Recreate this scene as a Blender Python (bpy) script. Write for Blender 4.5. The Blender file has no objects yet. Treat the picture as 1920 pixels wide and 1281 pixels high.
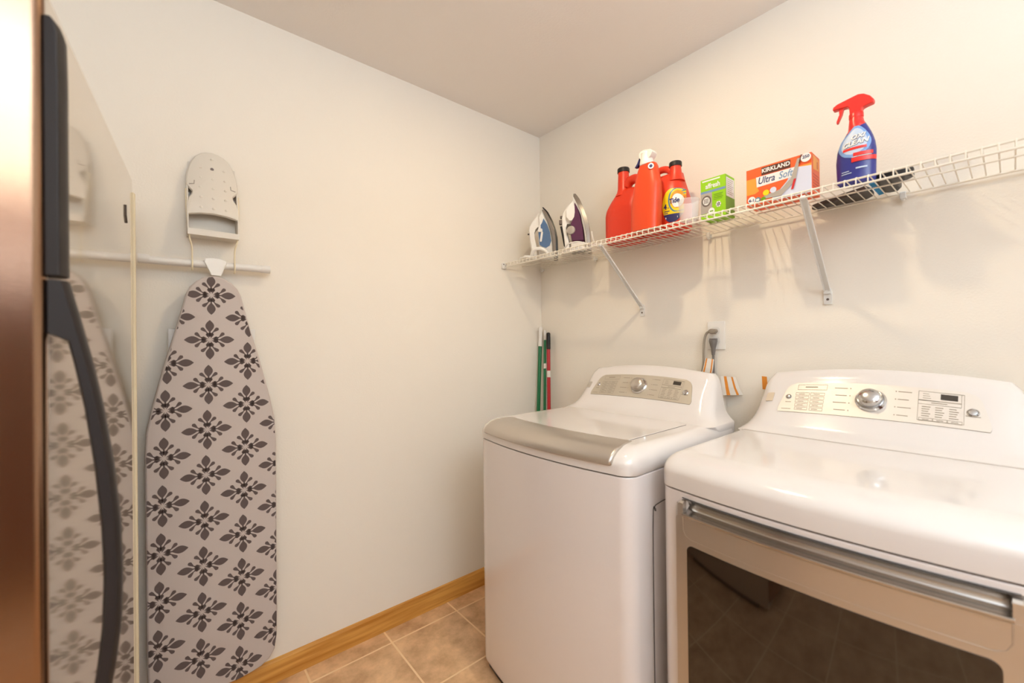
import bpy, math, random
from mathutils import Vector, Matrix
random.seed(7)
SC = bpy.context.scene
COL = SC.collection
PI = math.pi

# ------------------------------------------------------------------ camera
def look(yaw, pitch, roll):
    v = Vector((math.sin(yaw)*math.cos(pitch), math.cos(yaw)*math.cos(pitch), math.sin(pitch)))
    r = Vector((math.cos(yaw), -math.sin(yaw), 0)); u = r.cross(v)
    c, s = math.cos(roll), math.sin(roll)
    return v, r*c+u*s, u*c-r*s
V, R, U = look(0.6973, 0.0035, -0.0115)
cam = bpy.data.cameras.new('camera'); camo = bpy.data.objects.new('camera', cam); COL.objects.link(camo)
camo.matrix_world = Matrix(((R.x, U.x, -V.x, -1.7021), (R.y, U.y, -V.y, -1.7618), (R.z, U.z, -V.z, 1.2414), (0, 0, 0, 1)))
cam.sensor_width = 36.0; cam.lens = 784.17/1920*36.0; cam.clip_start = 0.02
cam.dof.use_dof = True; cam.dof.focus_distance = 1.9; cam.dof.aperture_fstop = 2.4
SC.camera = camo
# ------------------------------------------------------------------ world, light, exposure
w = bpy.data.worlds.new('world'); SC.world = w; w.use_nodes = True
w.node_tree.nodes['Background'].inputs[0].default_value = (1.0, 0.93, 0.84, 1)
w.node_tree.nodes['Background'].inputs[1].default_value = 1.25
SC.view_settings.view_transform = 'Standard'; SC.view_settings.look = 'None'
SC.view_settings.gamma = 1.0; SC.view_settings.exposure = -0.16
LAMP = (-0.78, -1.0, 2.425)
la = bpy.data.lights.new('ceiling_lamp_light', 'AREA'); la.shape = 'DISK'; la.size = 0.06
la.energy = 8.0; la.color = (1.0, 0.81, 0.52)
lo = bpy.data.objects.new('ceiling_lamp_light', la); lo.location = LAMP; COL.objects.link(lo)
# added fill light behind the camera: cool light thrown at the ceiling
UP_FILL = (-1.6, -2.85, 1.78)
lb = bpy.data.lights.new('up_fill_light', 'AREA'); lb.shape = 'DISK'; lb.size = 0.26
lb.energy = 80.0; lb.color = (0.65, 0.83, 1.0)
lbo = bpy.data.objects.new('up_fill_light', lb); lbo.location = UP_FILL; lbo.rotation_euler = (PI, 0, 0); COL.objects.link(lbo)
REAR_FILL = (-2.9, -2.9, 1.95)  # second added fill light, brightens the upper walls and ceiling
lg = bpy.data.lights.new('rear_fill_light', 'POINT'); lg.shadow_soft_size = 0.14
lg.energy = 14.0; lg.color = (1.0, 0.93, 0.84)
lgo = bpy.data.objects.new('rear_fill_light', lg); lgo.location = REAR_FILL; COL.objects.link(lgo)

# ------------------------------------------------------------------ materials
def lin(c):
    o = []
    for x in c:
        x = x/255.0
        o.append(x/12.92 if x <= 0.04045 else ((x+0.055)/1.055)**2.4)
    return (o[0], o[1], o[2], 1.0)
def mat(name, rgb, rough=0.5, metal=0.0, coat=0.0, spec=0.5, trans=0.0, aniso=0.0):
    m = bpy.data.materials.new(name); m.use_nodes = True
    b = m.node_tree.nodes['Principled BSDF']
    b.inputs['Base Color'].default_value = lin(rgb); b.inputs['Roughness'].default_value = rough
    b.inputs['Metallic'].default_value = metal; b.inputs['Coat Weight'].default_value = coat
    b.inputs['Coat Roughness'].default_value = 0.05
    b.inputs['Specular IOR Level'].default_value = spec; b.inputs['Transmission Weight'].default_value = trans
    b.inputs['Anisotropic'].default_value = aniso
    return m
def nd(m, t): return m.node_tree.nodes.new(t)
def ln(m, a, ao, b, bi): m.node_tree.links.new(a.outputs[ao], b.inputs[bi])
def bump(m, scale, strength, dist=0.002, detail=3.0, stretch=None):
    tc = nd(m, 'ShaderNodeTexCoord'); n = nd(m, 'ShaderNodeTexNoise'); b = nd(m, 'ShaderNodeBump')
    n.inputs['Scale'].default_value = scale; n.inputs['Detail'].default_value = detail
    b.inputs['Strength'].default_value = strength; b.inputs['Distance'].default_value = dist
    if stretch:
        mp = nd(m, 'ShaderNodeMapping'); mp.inputs['Scale'].default_value = stretch
        ln(m, tc, 'Object', mp, 'Vector'); ln(m, mp, 'Vector', n, 'Vector')
    else:
        ln(m, tc, 'Object', n, 'Vector')
    ln(m, n, 'Fac', b, 'Height'); ln(m, b, 'Normal', m.node_tree.nodes['Principled BSDF'], 'Normal')
    return m
def mottle(m, c1, c2, scale, detail=4.0, stretch=None, lo=0.35, hi=0.65):
    tc = nd(m, 'ShaderNodeTexCoord'); n = nd(m, 'ShaderNodeTexNoise'); r = nd(m, 'ShaderNodeValToRGB')
    n.inputs['Scale'].default_value = scale; n.inputs['Detail'].default_value = detail
    mp = nd(m, 'ShaderNodeMapping')
    if stretch: mp.inputs['Scale'].default_value = stretch
    ln(m, tc, 'Object', mp, 'Vector'); ln(m, mp, 'Vector', n, 'Vector'); ln(m, n, 'Fac', r, 'Fac')
    r.color_ramp.elements[0].position = lo; r.color_ramp.elements[0].color = lin(c1)
    r.color_ramp.elements[1].position = hi; r.color_ramp.elements[1].color = lin(c2)
    ln(m, r, 'Color', m.node_tree.nodes['Principled BSDF'], 'Base Color')
    return m
MT = {}
MT['wall'] = bump(mat('wall_paint', (240, 232, 220), 0.75, spec=0.3), 170, 0.28, 0.002)
MT['ceil'] = bump(mat('ceiling_paint', (240, 233, 226), 0.85, spec=0.2), 120, 0.2, 0.002)
MT['pine'] = mottle(mat('pine_wood', (205, 150, 80), 0.4), (188, 124, 46), (226, 168, 86), 6, 6, (0.5, 9, 9))
MT['pine_y'] = mottle(mat('pine_wood_lengthwise', (205, 150, 80), 0.4), (188, 124, 46), (226, 168, 86), 6, 6, (9, 0.5, 9))
MT['wdoor'] = mottle(mat('stained_wood', (100, 40, 22), 0.4), (88, 34, 16), (120, 50, 28), 5, 5, (9, 9, 0.5))
MT['enamel'] = mat('white_enamel', (233, 225, 222), 0.16, coat=0.5)
MT['console_white'] = mat('white_gloss_plastic', (228, 221, 217), 0.14, coat=0.6)
MT['black'] = mat('black_plastic', (22, 20, 22), 0.35)
MT['seam'] = mat('seam_shadow_grey', (70, 66, 62), 0.7)
MT['silver'] = bump(mat('champagne_silver', (198, 190, 181), 0.30, metal=0.8), 60, 0.02)
MT['scoop'] = mat('brushed_grip_metal', (190, 186, 182), 0.24, metal=0.95)
MT['panel_silver'] = mat('panel_silver', (200, 190, 174), 0.42, metal=0.40)
MT['panel_pale'] = mat('panel_pale_silver', (222, 214, 206), 0.42, metal=0.30)
MT['chrome'] = mat('chrome', (205, 205, 205), 0.14, metal=1.0)
MT['print'] = mat('panel_print_grey', (158, 146, 130), 0.6)
MT['print_dk'] = mat('panel_display_dark', (62, 54, 46), 0.3)
MT['glass_dark'] = mat('dark_door_glass', (30, 20, 14), 0.04, coat=0.5)
MT['glass_dark'].node_tree.nodes['Principled BSDF'].inputs['IOR'].default_value = 1.55
MT['steel'] = bump(mat('brushed_steel', (152, 122, 100), 0.20, metal=1.0, aniso=0.6), 30, 0.05, 0.001, 2, (1, 1, 40))
MT['platinum'] = bump(mat('platinum_enamel', (206, 192, 172), 0.07, metal=0.30, coat=0.7), 90, 0.022, 0.001, 2, (0.3, 0.3, 1.6))
MT['handle_black'] = mat('charcoal_plastic', (34, 29, 30), 0.5, spec=0.35)
MT['cream'] = mat('cream_plastic', (236, 222, 192), 0.7, spec=0.2)
MT['rest'] = mat('ivory_plastic', (224, 216, 204), 0.45)
MT['wire'] = mat('white_vinyl_wire', (234, 226, 212), 0.4)
MT['bracket'] = mat('white_metal', (226, 224, 220), 0.4)
MT['white'] = mat('white_plastic', (238, 234, 228), 0.35)
MT['offwhite'] = mat('offwhite_plastic', (230, 226, 221), 0.4)
MT['fabric'] = bump(mat('grey_taupe_fabric', (200, 188, 182), 0.9, spec=0.2), 900, 0.2, 0.0005)
MT['fabric_print'] = mat('dark_taupe_print', (104, 92, 90), 0.9, spec=0.1)
MT['cord'] = mat('grey_cord', (150, 139, 124), 0.5)
MT['cord_dk'] = mat('dark_grey_plug', (112, 106, 102), 0.5)
MT['slot'] = mat('outlet_slot_dark', (60, 50, 45), 0.6)
MT['tag_white'] = mat('tag_white', (232, 226, 218), 0.5)
MT['tag_orange'] = mat('tag_orange', (226, 142, 48), 0.5)
MT['green'] = mat('green_coated_metal', (22, 112, 66), 0.3)
MT['red'] = mat('red_coated_metal', (178, 28, 36), 0.3)
MT['jug'] = mat('orange_red_plastic', (222, 56, 24), 0.38)
MT['jug2'] = mat('orange_red_plastic_light', (228, 74, 30), 0.36)
MT['navy'] = mat('navy_print', (44, 46, 104), 0.4)
MT['yellow'] = mat('yellow_print', (248, 214, 20), 0.4)
MT['gold'] = mat('orange_print', (250, 150, 30), 0.4)
MT['teal'] = mat('teal_blue_print', (84, 136, 160), 0.4)
MT['lwhite'] = mat('label_white', (240, 238, 236), 0.4)
MT['lime'] = mat('lime_print', (150, 206, 20), 0.45)
MT['dlime'] = mat('deep_lime_print', (112, 160, 20), 0.45)
MT['steelblue'] = mat('slate_blue_print', (120, 150, 186), 0.45)
MT['lgrey'] = mat('label_grey', (176, 166, 156), 0.45)
MT['dgrey'] = mat('label_dark_grey', (110, 98, 92), 0.45)
MT['orange'] = mat('bright_orange_print', (246, 98, 40), 0.42)
MT['amber'] = mat('amber_print', (250, 160, 60), 0.42)
MT['crimson'] = mat('crimson_print', (206, 40, 44), 0.42)
MT['brown'] = mat('brown_print', (84, 40, 24), 0.42)
MT['lavender'] = mat('lavender_print', (216, 218, 236), 0.42)
MT['purple'] = mat('purple_plastic', (84, 22, 66), 0.25)
MT['blue'] = mat('blue_tank_plastic', (66, 100, 142), 0.25, coat=0.1)
MT['bottle_blue'] = mat('royal_blue_plastic', (52, 56, 138), 0.25)
MT['skyblue'] = mat('sky_blue_print', (128, 168, 226), 0.4)
MT['paleblue'] = mat('pale_blue_print', (200, 216, 240), 0.4)
MT['sred'] = mat('signal_red_plastic', (232, 48, 40), 0.3)
MT['bristle'] = mat('blue_bristles', (48, 146, 202), 0.6)
MT['dark'] = mat('dark_grey_rubber', (66, 60, 58), 0.5)
MT['clear'] = mat('clear_plastic', (246, 244, 248), 0.12, trans=0.0)
b_ = MT['clear'].node_tree.nodes['Principled BSDF']; b_.inputs['Alpha'].default_value = 0.24
MT['sole'] = mat('soleplate_metal', (170, 164, 158), 0.2, metal=0.9)
MT['emit'] = mat('lamp_lens', (255, 245, 225), 0.5)
b_ = MT['emit'].node_tree.nodes['Principled BSDF']; b_.inputs['Emission Color'].default_value = lin((255, 226, 180)); b_.inputs['Emission Strength'].default_value = 6
MT['pane_glow'] = mat('glowing_pane', (235, 240, 255), 0.2)  # unseen pane made to glow, gives the fridge front a bright band
b_ = MT['pane_glow'].node_tree.nodes['Principled BSDF']; b_.inputs['Emission Color'].default_value = lin((236, 242, 255)); b_.inputs['Emission Strength'].default_value = 3.0
# floor tile
def tile_material():
    m = mat('floor_tile', (200, 165, 125), 0.45)
    tc = nd(m, 'ShaderNodeTexCoord'); mp = nd(m, 'ShaderNodeMapping'); br = nd(m, 'ShaderNodeTexBrick')
    T = 0.315
    mp.inputs['Location'].default_value = (0.66+2*T+0.0, 0.095+10*T, 0)
    ln(m, tc, 'Object', mp, 'Vector'); ln(m, mp, 'Vector', br, 'Vector')
    br.offset = 0.0; br.squash = 1.0
    br.inputs['Scale'].default_value = 1.0; br.inputs['Brick Width'].default_value = T; br.inputs['Row Height'].default_value = T
    br.inputs['Mortar Size'].default_value = 0.0045; br.inputs['Mortar Smooth'].default_value = 0.3
    n = nd(m, 'ShaderNodeTexNoise'); n.inputs['Scale'].default_value = 9; n.inputs['Detail'].default_value = 8; n.inputs['Roughness'].default_value = 0.65
    ln(m, tc, 'Object', n, 'Vector')
    r = nd(m, 'ShaderNodeValToRGB'); e = r.color_ramp.elements
    e[0].position = 0.34; e[0].color = lin((190, 146, 106)); e[1].position = 0.66; e[1].color = lin((240, 196, 150))
    ln(m, n, 'Fac', r, 'Fac')
    mx = nd(m, 'ShaderNodeMix'); mx.data_type = 'RGBA'
    ln(m, br, 'Fac', mx, 'Factor'); ln(m, r, 'Color', mx, 'A'); mx.inputs['B'].default_value = lin((248, 212, 166))
    ln(m, mx, 'Result', m.node_tree.nodes['Principled BSDF'], 'Base Color')
    bp = nd(m, 'ShaderNodeBump'); bp.inputs['Strength'].default_value = 0.4; bp.inputs['Distance'].default_value = 0.002; bp.invert = True
    ln(m, br, 'Fac', bp, 'Height'); ln(m, bp, 'Normal', m.node_tree.nodes['Principled BSDF'], 'Normal')
    return m
MT['tile'] = tile_material()

# ------------------------------------------------------------------ mesh builder
class MB:
    def __init__(s): s.v = []; s.f = []; s.m = []
    def add(s, vs, fs, mi=0):
        o = len(s.v); s.v += [tuple(p) for p in vs]
        for f in fs: s.f.append(tuple(i+o for i in f)); s.m.append(mi)
    def box(s, x0, x1, y0, y1, z0, z1, mi=0):
        vs = [(x, y, z) for z in (z0, z1) for y in (y0, y1) for x in (x0, x1)]
        s.add(vs, [(0, 2, 3, 1), (4, 5, 7, 6), (0, 1, 5, 4), (2, 6, 7, 3), (0, 4, 6, 2), (1, 3, 7, 5)], mi)
    def loft(s, rings, mi=0, cap0=True, cap1=True, closed=True):
        n = len(rings[0]); vs = [p for r in rings for p in r]; fs = []
        for k in range(len(rings)-1):
            for i in range(n if closed else n-1):
                j = (i+1) % n
                fs.append((k*n+i, k*n+j, (k+1)*n+j, (k+1)*n+i))
        if cap0: fs.append(tuple(range(n-1, -1, -1)))
        if cap1: fs.append(tuple(range((len(rings)-1)*n, len(rings)*n)))
        s.add(vs, fs, mi)
    def tube(s, path, r, mi=0, n=8, caps=True):
        P = [Vector(p) for p in path]; rings = []
        rr = r if isinstance(r, (list, tuple)) else [r]*len(P)
        t0 = (P[1]-P[0]).normalized(); a = Vector((0, 0, 1)) if abs(t0.z) < 0.9 else Vector((1, 0, 0))
        nrm = t0.cross(a).normalized()
        for i, p in enumerate(P):
            t = (P[min(i+1, len(P)-1)]-P[max(i-1, 0)]).normalized()
            nrm = (nrm - t*nrm.dot(t)).normalized(); bn = t.cross(nrm)
            rings.append([p+(nrm*math.cos(2*PI*k/n)+bn*math.sin(2*PI*k/n))*rr[i] for k in range(n)])
        s.loft(rings, mi, caps, caps)
    def cyl(s, c, r, h, axis=(0, 0, 1), mi=0, n=24, prof=None):
        ax = Vector(axis).normalized(); a = Vector((0, 0, 1)) if abs(ax.z) < 0.9 else Vector((1, 0, 0))
        u = ax.cross(a).normalized(); w_ = ax.cross(u); c = Vector(c)
        prof = prof or [(r, 0), (r, h)]
        s.loft([[c+ax*hh+(u*math.cos(2*PI*k/n)+w_*math.sin(2*PI*k/n))*max(q, 1e-5) for k in range(n)] for q, hh in prof], mi)
    def prism(s, poly, fn, d0, d1, mi=0):
        n = len(poly); s.loft([[fn(a, b, d0) for a, b in poly], [fn(a, b, d1) for a, b in poly]], mi)
    def quadstrip(s, pts, mi=0): s.add(pts, [tuple(range(len(pts)))], mi)
    def build(s, name, mats, parent=None, smooth=True, bev=0, seg=2, ang=35, base=None):
        me = bpy.data.meshes.new(name)
        vs = s.v
        if base is not None: vs = [(a-base[0], b-base[1], c-base[2]) for a, b, c in vs]
        me.from_pydata(vs, [], s.f)
        if not isinstance(mats, (list, tuple)): mats = [mats]
        for m in mats: me.materials.append(m)
        for p, mi in zip(me.polygons, s.m): p.material_index = mi; p.use_smooth = smooth
        import bmesh
        bm = bmesh.new(); bm.from_mesh(me); bmesh.ops.remove_doubles(bm, verts=bm.verts, dist=1e-6)
        bmesh.ops.recalc_face_normals(bm, faces=bm.faces); bm.to_mesh(me); bm.free()
        if smooth: me.set_sharp_from_angle(angle=math.radians(ang))
        me.update()
        o = bpy.data.objects.new(name, me); COL.objects.link(o)
        if base is not None: o.location = base
        if parent is not None:
            o.parent = parent
            if base is None: o.matrix_parent_inverse = Matrix.Identity(4)
        if bev:
            b = o.modifiers.new('bevel', 'BEVEL'); b.width = bev; b.segments = seg; b.limit_method = 'ANGLE'; b.angle_limit = math.radians(40)
            b.harden_normals = True
        return o
def struct(o): o['kind'] = 'structure'; return o
def thing(name, label, cat, loc=(0, 0, 0), rz=0, group=None):
    o = bpy.data.objects.new(name, None); COL.objects.link(o); o.location = loc; o.rotation_euler = (0, 0, rz)
    o.empty_display_size = 0.05
    o['label'] = label; o['category'] = cat
    if group: o['group'] = group
    return o
class Thing:
    """parts are written in world coordinates and moved into the frame of the thing's base"""
    def __init__(s, name, label, cat, loc, group=None):
        s.o = thing(name, label, cat, loc, 0, group); s.l = loc
    def part(s, mb, name, mats, parent=None, label=None, **k):
        l = s.l
        mb.v = [(a-l[0], b-l[1], c-l[2]) for a, b, c in mb.v]
        ob = mb.build(name, mats, parent or s.o, **k)
        if label: ob['label'] = label
        return ob
FONTCACHE = {}
def text2d(txt, size, bold=0.0, shear=0.0, xs=1.0):
    """flat glyph mesh centred on 0,0: (verts2d, faces)"""
    cu = bpy.data.curves.new('t', 'FONT'); cu.body = txt; cu.size = size; cu.align_x = 'CENTER'; cu.align_y = 'CENTER'
    cu.resolution_u = 3; cu.shear = shear; cu.offset = bold; cu.fill_mode = 'FRONT'
    ob = bpy.data.objects.new('t', cu); COL.objects.link(ob)
    dg = bpy.context.evaluated_depsgraph_get(); me = bpy.data.meshes.new_from_object(ob.evaluated_get(dg))
    vs = [(v.co.x*xs, v.co.y) for v in me.vertices]; fs = [tuple(p.vertices) for p in me.polygons]
    bpy.data.objects.remove(ob); bpy.data.curves.remove(cu); bpy.data.meshes.remove(me)
    return vs, fs
def put_text(mb, txt, size, fn, mi=0, **k):
    """fn(a, b) -> point; a runs along the writing, b upward"""
    vs, fs = text2d(txt, size, **k)
    mb.add([fn(a, b) for a, b in vs], fs, mi)
def rrect(w2, h2, r, n=5):
    o = []
    for cx, cy, a0 in ((w2-r, h2-r, 0), (-w2+r, h2-r, 90), (-w2+r, -h2+r, 180), (w2-r, -h2+r, 270)):
        for k in range(n+1):
            a = math.radians(a0+90*k/n); o.append((cx+r*math.cos(a), cy+r*math.sin(a)))
    return o
def ell(a, b, n=24, cx=0, cy=0): return [(cx+a*math.cos(2*PI*k/n), cy+b*math.sin(2*PI*k/n)) for k in range(n)]
def interp(T, x):
    if x <= T[0][0]: return T[0][1:]
    for p, q in zip(T, T[1:]):
        if x <= q[0]:
            t = (x-p[0])/(q[0]-p[0]); return tuple(a+(b-a)*t for a, b in zip(p[1:], q[1:]))
    return T[-1][1:]
def smoothpath(P, n=6):
    P = [Vector(p) for p in P]; o = []
    for i in range(len(P)-1):
        p0 = P[max(i-1, 0)]; p1 = P[i]; p2 = P[i+1]; p3 = P[min(i+2, len(P)-1)]
        for k in range(n):
            t = k/n; o.append(0.5*((2*p1)+(p2-p0)*t+(2*p0-5*p1+4*p2-p3)*t*t+(3*p1-p0-3*p2+p3)*t**3))
    o.append(P[-1]); return o

# ------------------------------------------------------------------ room
XL, YR, H = -4.3, -4.3, 2.44
YD = -3.3
def slab(name, x0, x1, y0, y1, z0, z1, m):
    b = MB(); b.box(x0, x1, y0, y1, z0, z1); return struct(b.build(name, m, smooth=False))
slab('floor', XL-0.1, 0.1, YR, 0.1, -0.06, 0, MT['tile'])
slab('ceiling', XL-0.1, 0.1, YR, 0.1, H, H+0.06, MT['ceil'])
slab('wall_back', XL-0.1, 0.1, 0, 0.1, 0, H, MT['wall'])
slab('wall_right', 0, 0.1, YR, 0, 0, H, MT['wall'])
slab('wall_left', XL-0.1, XL, YR, 0, 0, H, MT['wall'])
b = MB(); b.box(-2.45, -1.92, YD-0.1, YD, 0, H); b.box(-1.08, -0.70, YD-0.1, YD, 0, H); b.box(-1.92, -1.08, YD-0.1, YD, 2.05, H)
struct(b.build('wall_rear', MT['wall'], smooth=False))
def baseboard(name, p0, p1, nrm, m='pine_y'):
    b = MB(); prof = [(0, 0), (0.012, 0), (0.012, 0.076), (0.009, 0.083), (0, 0.085)]
    b.loft([[(p[0]+nrm[0]*d, p[1]+nrm[1]*d, z) for d, z in prof] for p in (p0, p1)])
    return struct(b.build(name, MT[m], smooth=False))
baseboard('baseboard_back', (XL, 0), (0, 0), (0, -1), 'pine')
baseboard('baseboard_right', (0, -0.013), (0, YR), (-1, 0))
baseboard('baseboard_left', (XL, -0.013), (XL, YR), (1, 0))
# unseen rear door with glowing pane, added for the fridge front to reflect
d = MB(); d.box(-1.91, -1.09, YD-0.07, YD-0.03, 0.01, 1.56); d.box(-1.91, -1.81, YD-0.07, YD-0.03, 1.56, 2.04)
d.box(-1.19, -1.09, YD-0.07, YD-0.03, 1.56, 2.04); d.box(-1.81, -1.19, YD-0.07, YD-0.03, 1.90, 2.04)
do = struct(d.build('added_door', MT['wdoor'], bev=0.004))
p = MB(); p.box(-1.81, -1.19, YD-0.055, YD-0.045, 1.56, 1.90); p.build('door_pane', MT['pane_glow'], do, smooth=False)
p = MB(); p.cyl((-1.15, YD-0.03, 0.98), 0.012, 0.04, (0, 1, 0)); p.cyl((-1.15, YD+0.01, 0.98), 0.028, 0.03, (0, 1, 0), prof=[(0.014, 0), (0.028, 0.01), (0.028, 0.022), (0.016, 0.034)])
p.build('door_knob', MT['chrome'], do)
# added fill lights behind the camera, then the flush ceiling lamp
rl = Thing('rear_fill_fixture', 'added hanging fill light on a thin stem behind the camera', 'lamp', (REAR_FILL[0], REAR_FILL[1], H))  # fixture made up to hold the rear fill light
b = MB(); b.cyl((REAR_FILL[0], REAR_FILL[1], H), 0, 0, (0, 0, -1), prof=[(0.06, 0), (0.06, 0.012), (0.02, 0.03)]); rl.part(b, 'canopy', MT['white'])
b = MB(); b.cyl((REAR_FILL[0], REAR_FILL[1], REAR_FILL[2]+0.16), 0.006, H-REAR_FILL[2]-0.18, n=10); rl.part(b, 'stem', MT['white'])
b = MB(); b.cyl((REAR_FILL[0], REAR_FILL[1], REAR_FILL[2]+0.15), 0, 0, prof=[(0.035, 0), (0.035, 0.012), (0.02, 0.03)]); rl.part(b, 'socket', MT['white'])
ul = Thing('up_fill_stand', 'added slim standing fill light behind the camera, aimed up', 'lamp', (UP_FILL[0], UP_FILL[1], 0))  # stand made up to hold the upward fill light
b = MB(); b.cyl((UP_FILL[0], UP_FILL[1], 0), 0, 0, prof=[(0.13, 0), (0.13, 0.012), (0.02, 0.025)]); ul.part(b, 'base', MT['bracket'])
b = MB(); b.cyl((UP_FILL[0], UP_FILL[1], 0.02), 0.011, 1.66, n=12); ul.part(b, 'pole', MT['bracket'])
b = MB(); b.cyl((UP_FILL[0], UP_FILL[1], 1.67), 0, 0, prof=[(0.02, 0), (0.09, 0.02), (0.145, 0.07), (0.150, 0.095), (0.143, 0.095), (0.085, 0.035), (0.01, 0.02)]); ul.part(b, 'fill_bowl', MT['bracket'])
cl = Thing('ceiling_light', 'small round flush ceiling lamp over the laundry machines', 'ceiling light', (LAMP[0], LAMP[1], H))
b = MB(); b.cyl((LAMP[0], LAMP[1], H), 0, 0, (0, 0, -1), prof=[(0.075, 0), (0.075, 0.006), (0.060, 0.010), (0.058, 0.002)])
cl.part(b, 'trim_ring', MT['white'])
b = MB(); b.cyl((LAMP[0], LAMP[1], H-0.003), 0.056, 0.003, (0, 0, -1)); cl.part(b, 'lens', MT['emit'])

# ------------------------------------------------------------------ laundry machines
def mach_outline(F, yc, hw, x1, Rc, bow, n=28):
    """closed outline [(x, y, nx, ny)] seen from above, x grows towards the wall"""
    o = []
    fx = lambda y: F-bow*(1-(y/hw)**2)
    k = 7
    for i in range(n+1):
        y = (hw-Rc)*(1-2*i/n); dx = 2*bow*y/hw**2; L = math.hypot(1, dx)
        o.append((fx(y), yc+y, -1/L, dx/L))
    y = -(hw-Rc); xa = fx(y); cx = xa+Rc; cy = yc-hw+Rc
    for i in range(1, k+1):
        a = PI+(PI/2)*i/k; o.append((cx+Rc*math.cos(a), cy+Rc*math.sin(a), math.cos(a), math.sin(a)))
    r2 = max(0.02, Rc)
    for i in range(k+1):
        a = -PI/2+(PI/2)*i/k; o.append((x1-r2+r2*math.cos(a), yc-hw+r2+r2*math.sin(a), math.cos(a), math.sin(a)))
    for i in range(k+1):
        a = (PI/2)*i/k; o.append((x1-r2+r2*math.cos(a), yc+hw-r2+r2*math.sin(a), math.cos(a), math.sin(a)))
    cy = yc+hw-Rc
    for i in range(k):
        a = PI/2+(PI/2)*i/k; o.append((cx+Rc*math.cos(a), cy+Rc*math.sin(a), math.cos(a), math.sin(a)))
    return o
CP = [(0.0, 0.455), (0.03, 0.478), (0.10, 0.500), (0.22, 0.518), (0.34, 0.535), (0.80, 0.597), (0.90, 0.609), (0.965, 0.622), (1.0, 0.634)]
def machine(kind, T, F, yc, hw, seam, ztop, Htop, panel_m):
    X1 = F+(0.672 if kind == 'w' else 0.660); bow = 0.038
    fx = lambda y: F-bow*(1-((y-yc)/hw)**2)
    # cabinet
    O = mach_outline(F+0.002, yc, hw-0.002, X1, 0.046, bow)
    b = MB(); rings = []
    zz = [(0.010, 0.032, 0), (0.002, 0.036, 0), (0, 0.05, 0), (0, seam-0.0025, 0), (0.001, seam-0.0008, 0), (0.004, seam, 0)]
    if kind == 'd': zz[3:3] = [(0, 0.8075, 0), (0, 0.8078, 1), (0, 0.8462, 1), (0, 0.8465, 0)]
    for d, z, nt in zz:
        rings.append([(x-nx*d+(0.024 if nt and nx < -0.9 and abs(y-yc) < 0.266 else 0), y-ny*d, z) for x, y, nx, ny in O])
    b.loft(rings); cab = T.part(b, 'cabinet', MT['enamel'], ang=20)
    b = MB(); b.loft([[(x-nx*0.014, y-ny*0.014, z) for x, y, nx, ny in O] for z in (0.006, 0.034)])
    T.part(b, 'base_kick', MT['black'], label='black recessed base strip')
    for sx in (F+0.06, X1-0.08):
        for sy in (yc-hw+0.07, yc+hw-0.07):
            b = MB(); b.cyl((sx, sy, 0), 0.022, 0.02); T.part(b, 'foot', MT['black'])
    b = MB(); b.loft([[(x-nx*0.0045, y-ny*0.0045, z) for x, y, nx, ny in O] for z in (seam-0.001, seam+0.005)])
    T.part(b, 'seam_gasket', MT['seam'])
    # top deck
    O = mach_outline(F, yc, hw, X1, 0.048, bow)
    rs = 0.040; ry = 0.046; k = 1.25; rings = []
    def ring(d, z): return [(x-nx*d+k*d*max(0, 1-(x-nx*d-F)/0.24), y-ny*d, z) for x, y, nx, ny in O]
    rings.append(ring(0.003, seam+0.0018)); rings.append(ring(0.0, seam+0.0045))
    for i in range(11):
        a = (PI/2)*i/10; rings.append(ring(rs*(1-math.cos(a)), ztop-ry+ry*math.sin(a)))
    rings.append(ring(rs+0.003, ztop)); rings.append(ring(rs+0.007, ztop))
    b = MB(); b.loft(rings); T.part(b, 'top_deck', MT['console_white'], ang=60)
    # console
    def prof(f): return interp(CP, f)[0]
    z0 = ztop-0.004
    def wid(f):
        w_ = hw-0.026-0.034*f
        if f > 0.80: w_ -= 0.018*((f-0.80)/0.20)**2
        if f < 0.30: w_ += 0.022*(1-f/0.30)**2
        return w_
    def hgt(y): return Htop-0.026*(y/(hw-0.05))**2
    rings = []
    for f in (-0.22, -0.1, 0, 0.015, 0.03, 0.06, 0.10, 0.16, 0.22, 0.28, 0.34, 0.45, 0.57, 0.69, 0.80, 0.86, 0.90, 0.935, 0.965, 0.985, 1.0):
        w_ = wid(max(f, 0)); xf = F+prof(f)+(0.03*min(1, -f*10) if f < 0 else 0); xb = X1-0.004-(0.012 if f > 0.97 else 0); rc = min(0.05, (xb-xf)*0.45); r = []
        n = 22
        for i in range(n+1): r.append((xf, (w_-rc)*(1-2*i/n)))
        for i in range(1, 7):
            a = PI+(PI/2)*i/6; r.append((xf+rc+rc*math.cos(a), -w_+rc+rc*math.sin(a)))
        r2 = rc*0.4
        for i in range(5):
            a = -PI/2+(PI/2)*i/4; r.append((xb-r2+r2*math.cos(a), -w_+r2+r2*math.sin(a)))
        for i in range(5):
            a = (PI/2)*i/4; r.append((xb-r2+r2*math.cos(a), w_-r2+r2*math.sin(a)))
        for i in range(6):
            a = PI/2+(PI/2)*i/6; r.append((xf+rc+rc*math.cos(a), w_-rc+rc*math.sin(a)))
        rings.append([(x, yc+y, z0+(hgt(y)-z0)*f) for x, y in r])
    b = MB(); b.loft(rings); T.part(b, 'console', MT['console_white'], ang=60)
    # sloped control panel: y to the left is positive
    def S(y, f, o=0.0):
        zz = z0+(hgt(y)-z0)*f
        nx, nz = -0.82, 0.57
        return (F+prof(f)+nx*o, yc+y, zz+nz*o)
    b = MB(); rows = []; NR, NC = 14, 30
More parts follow.
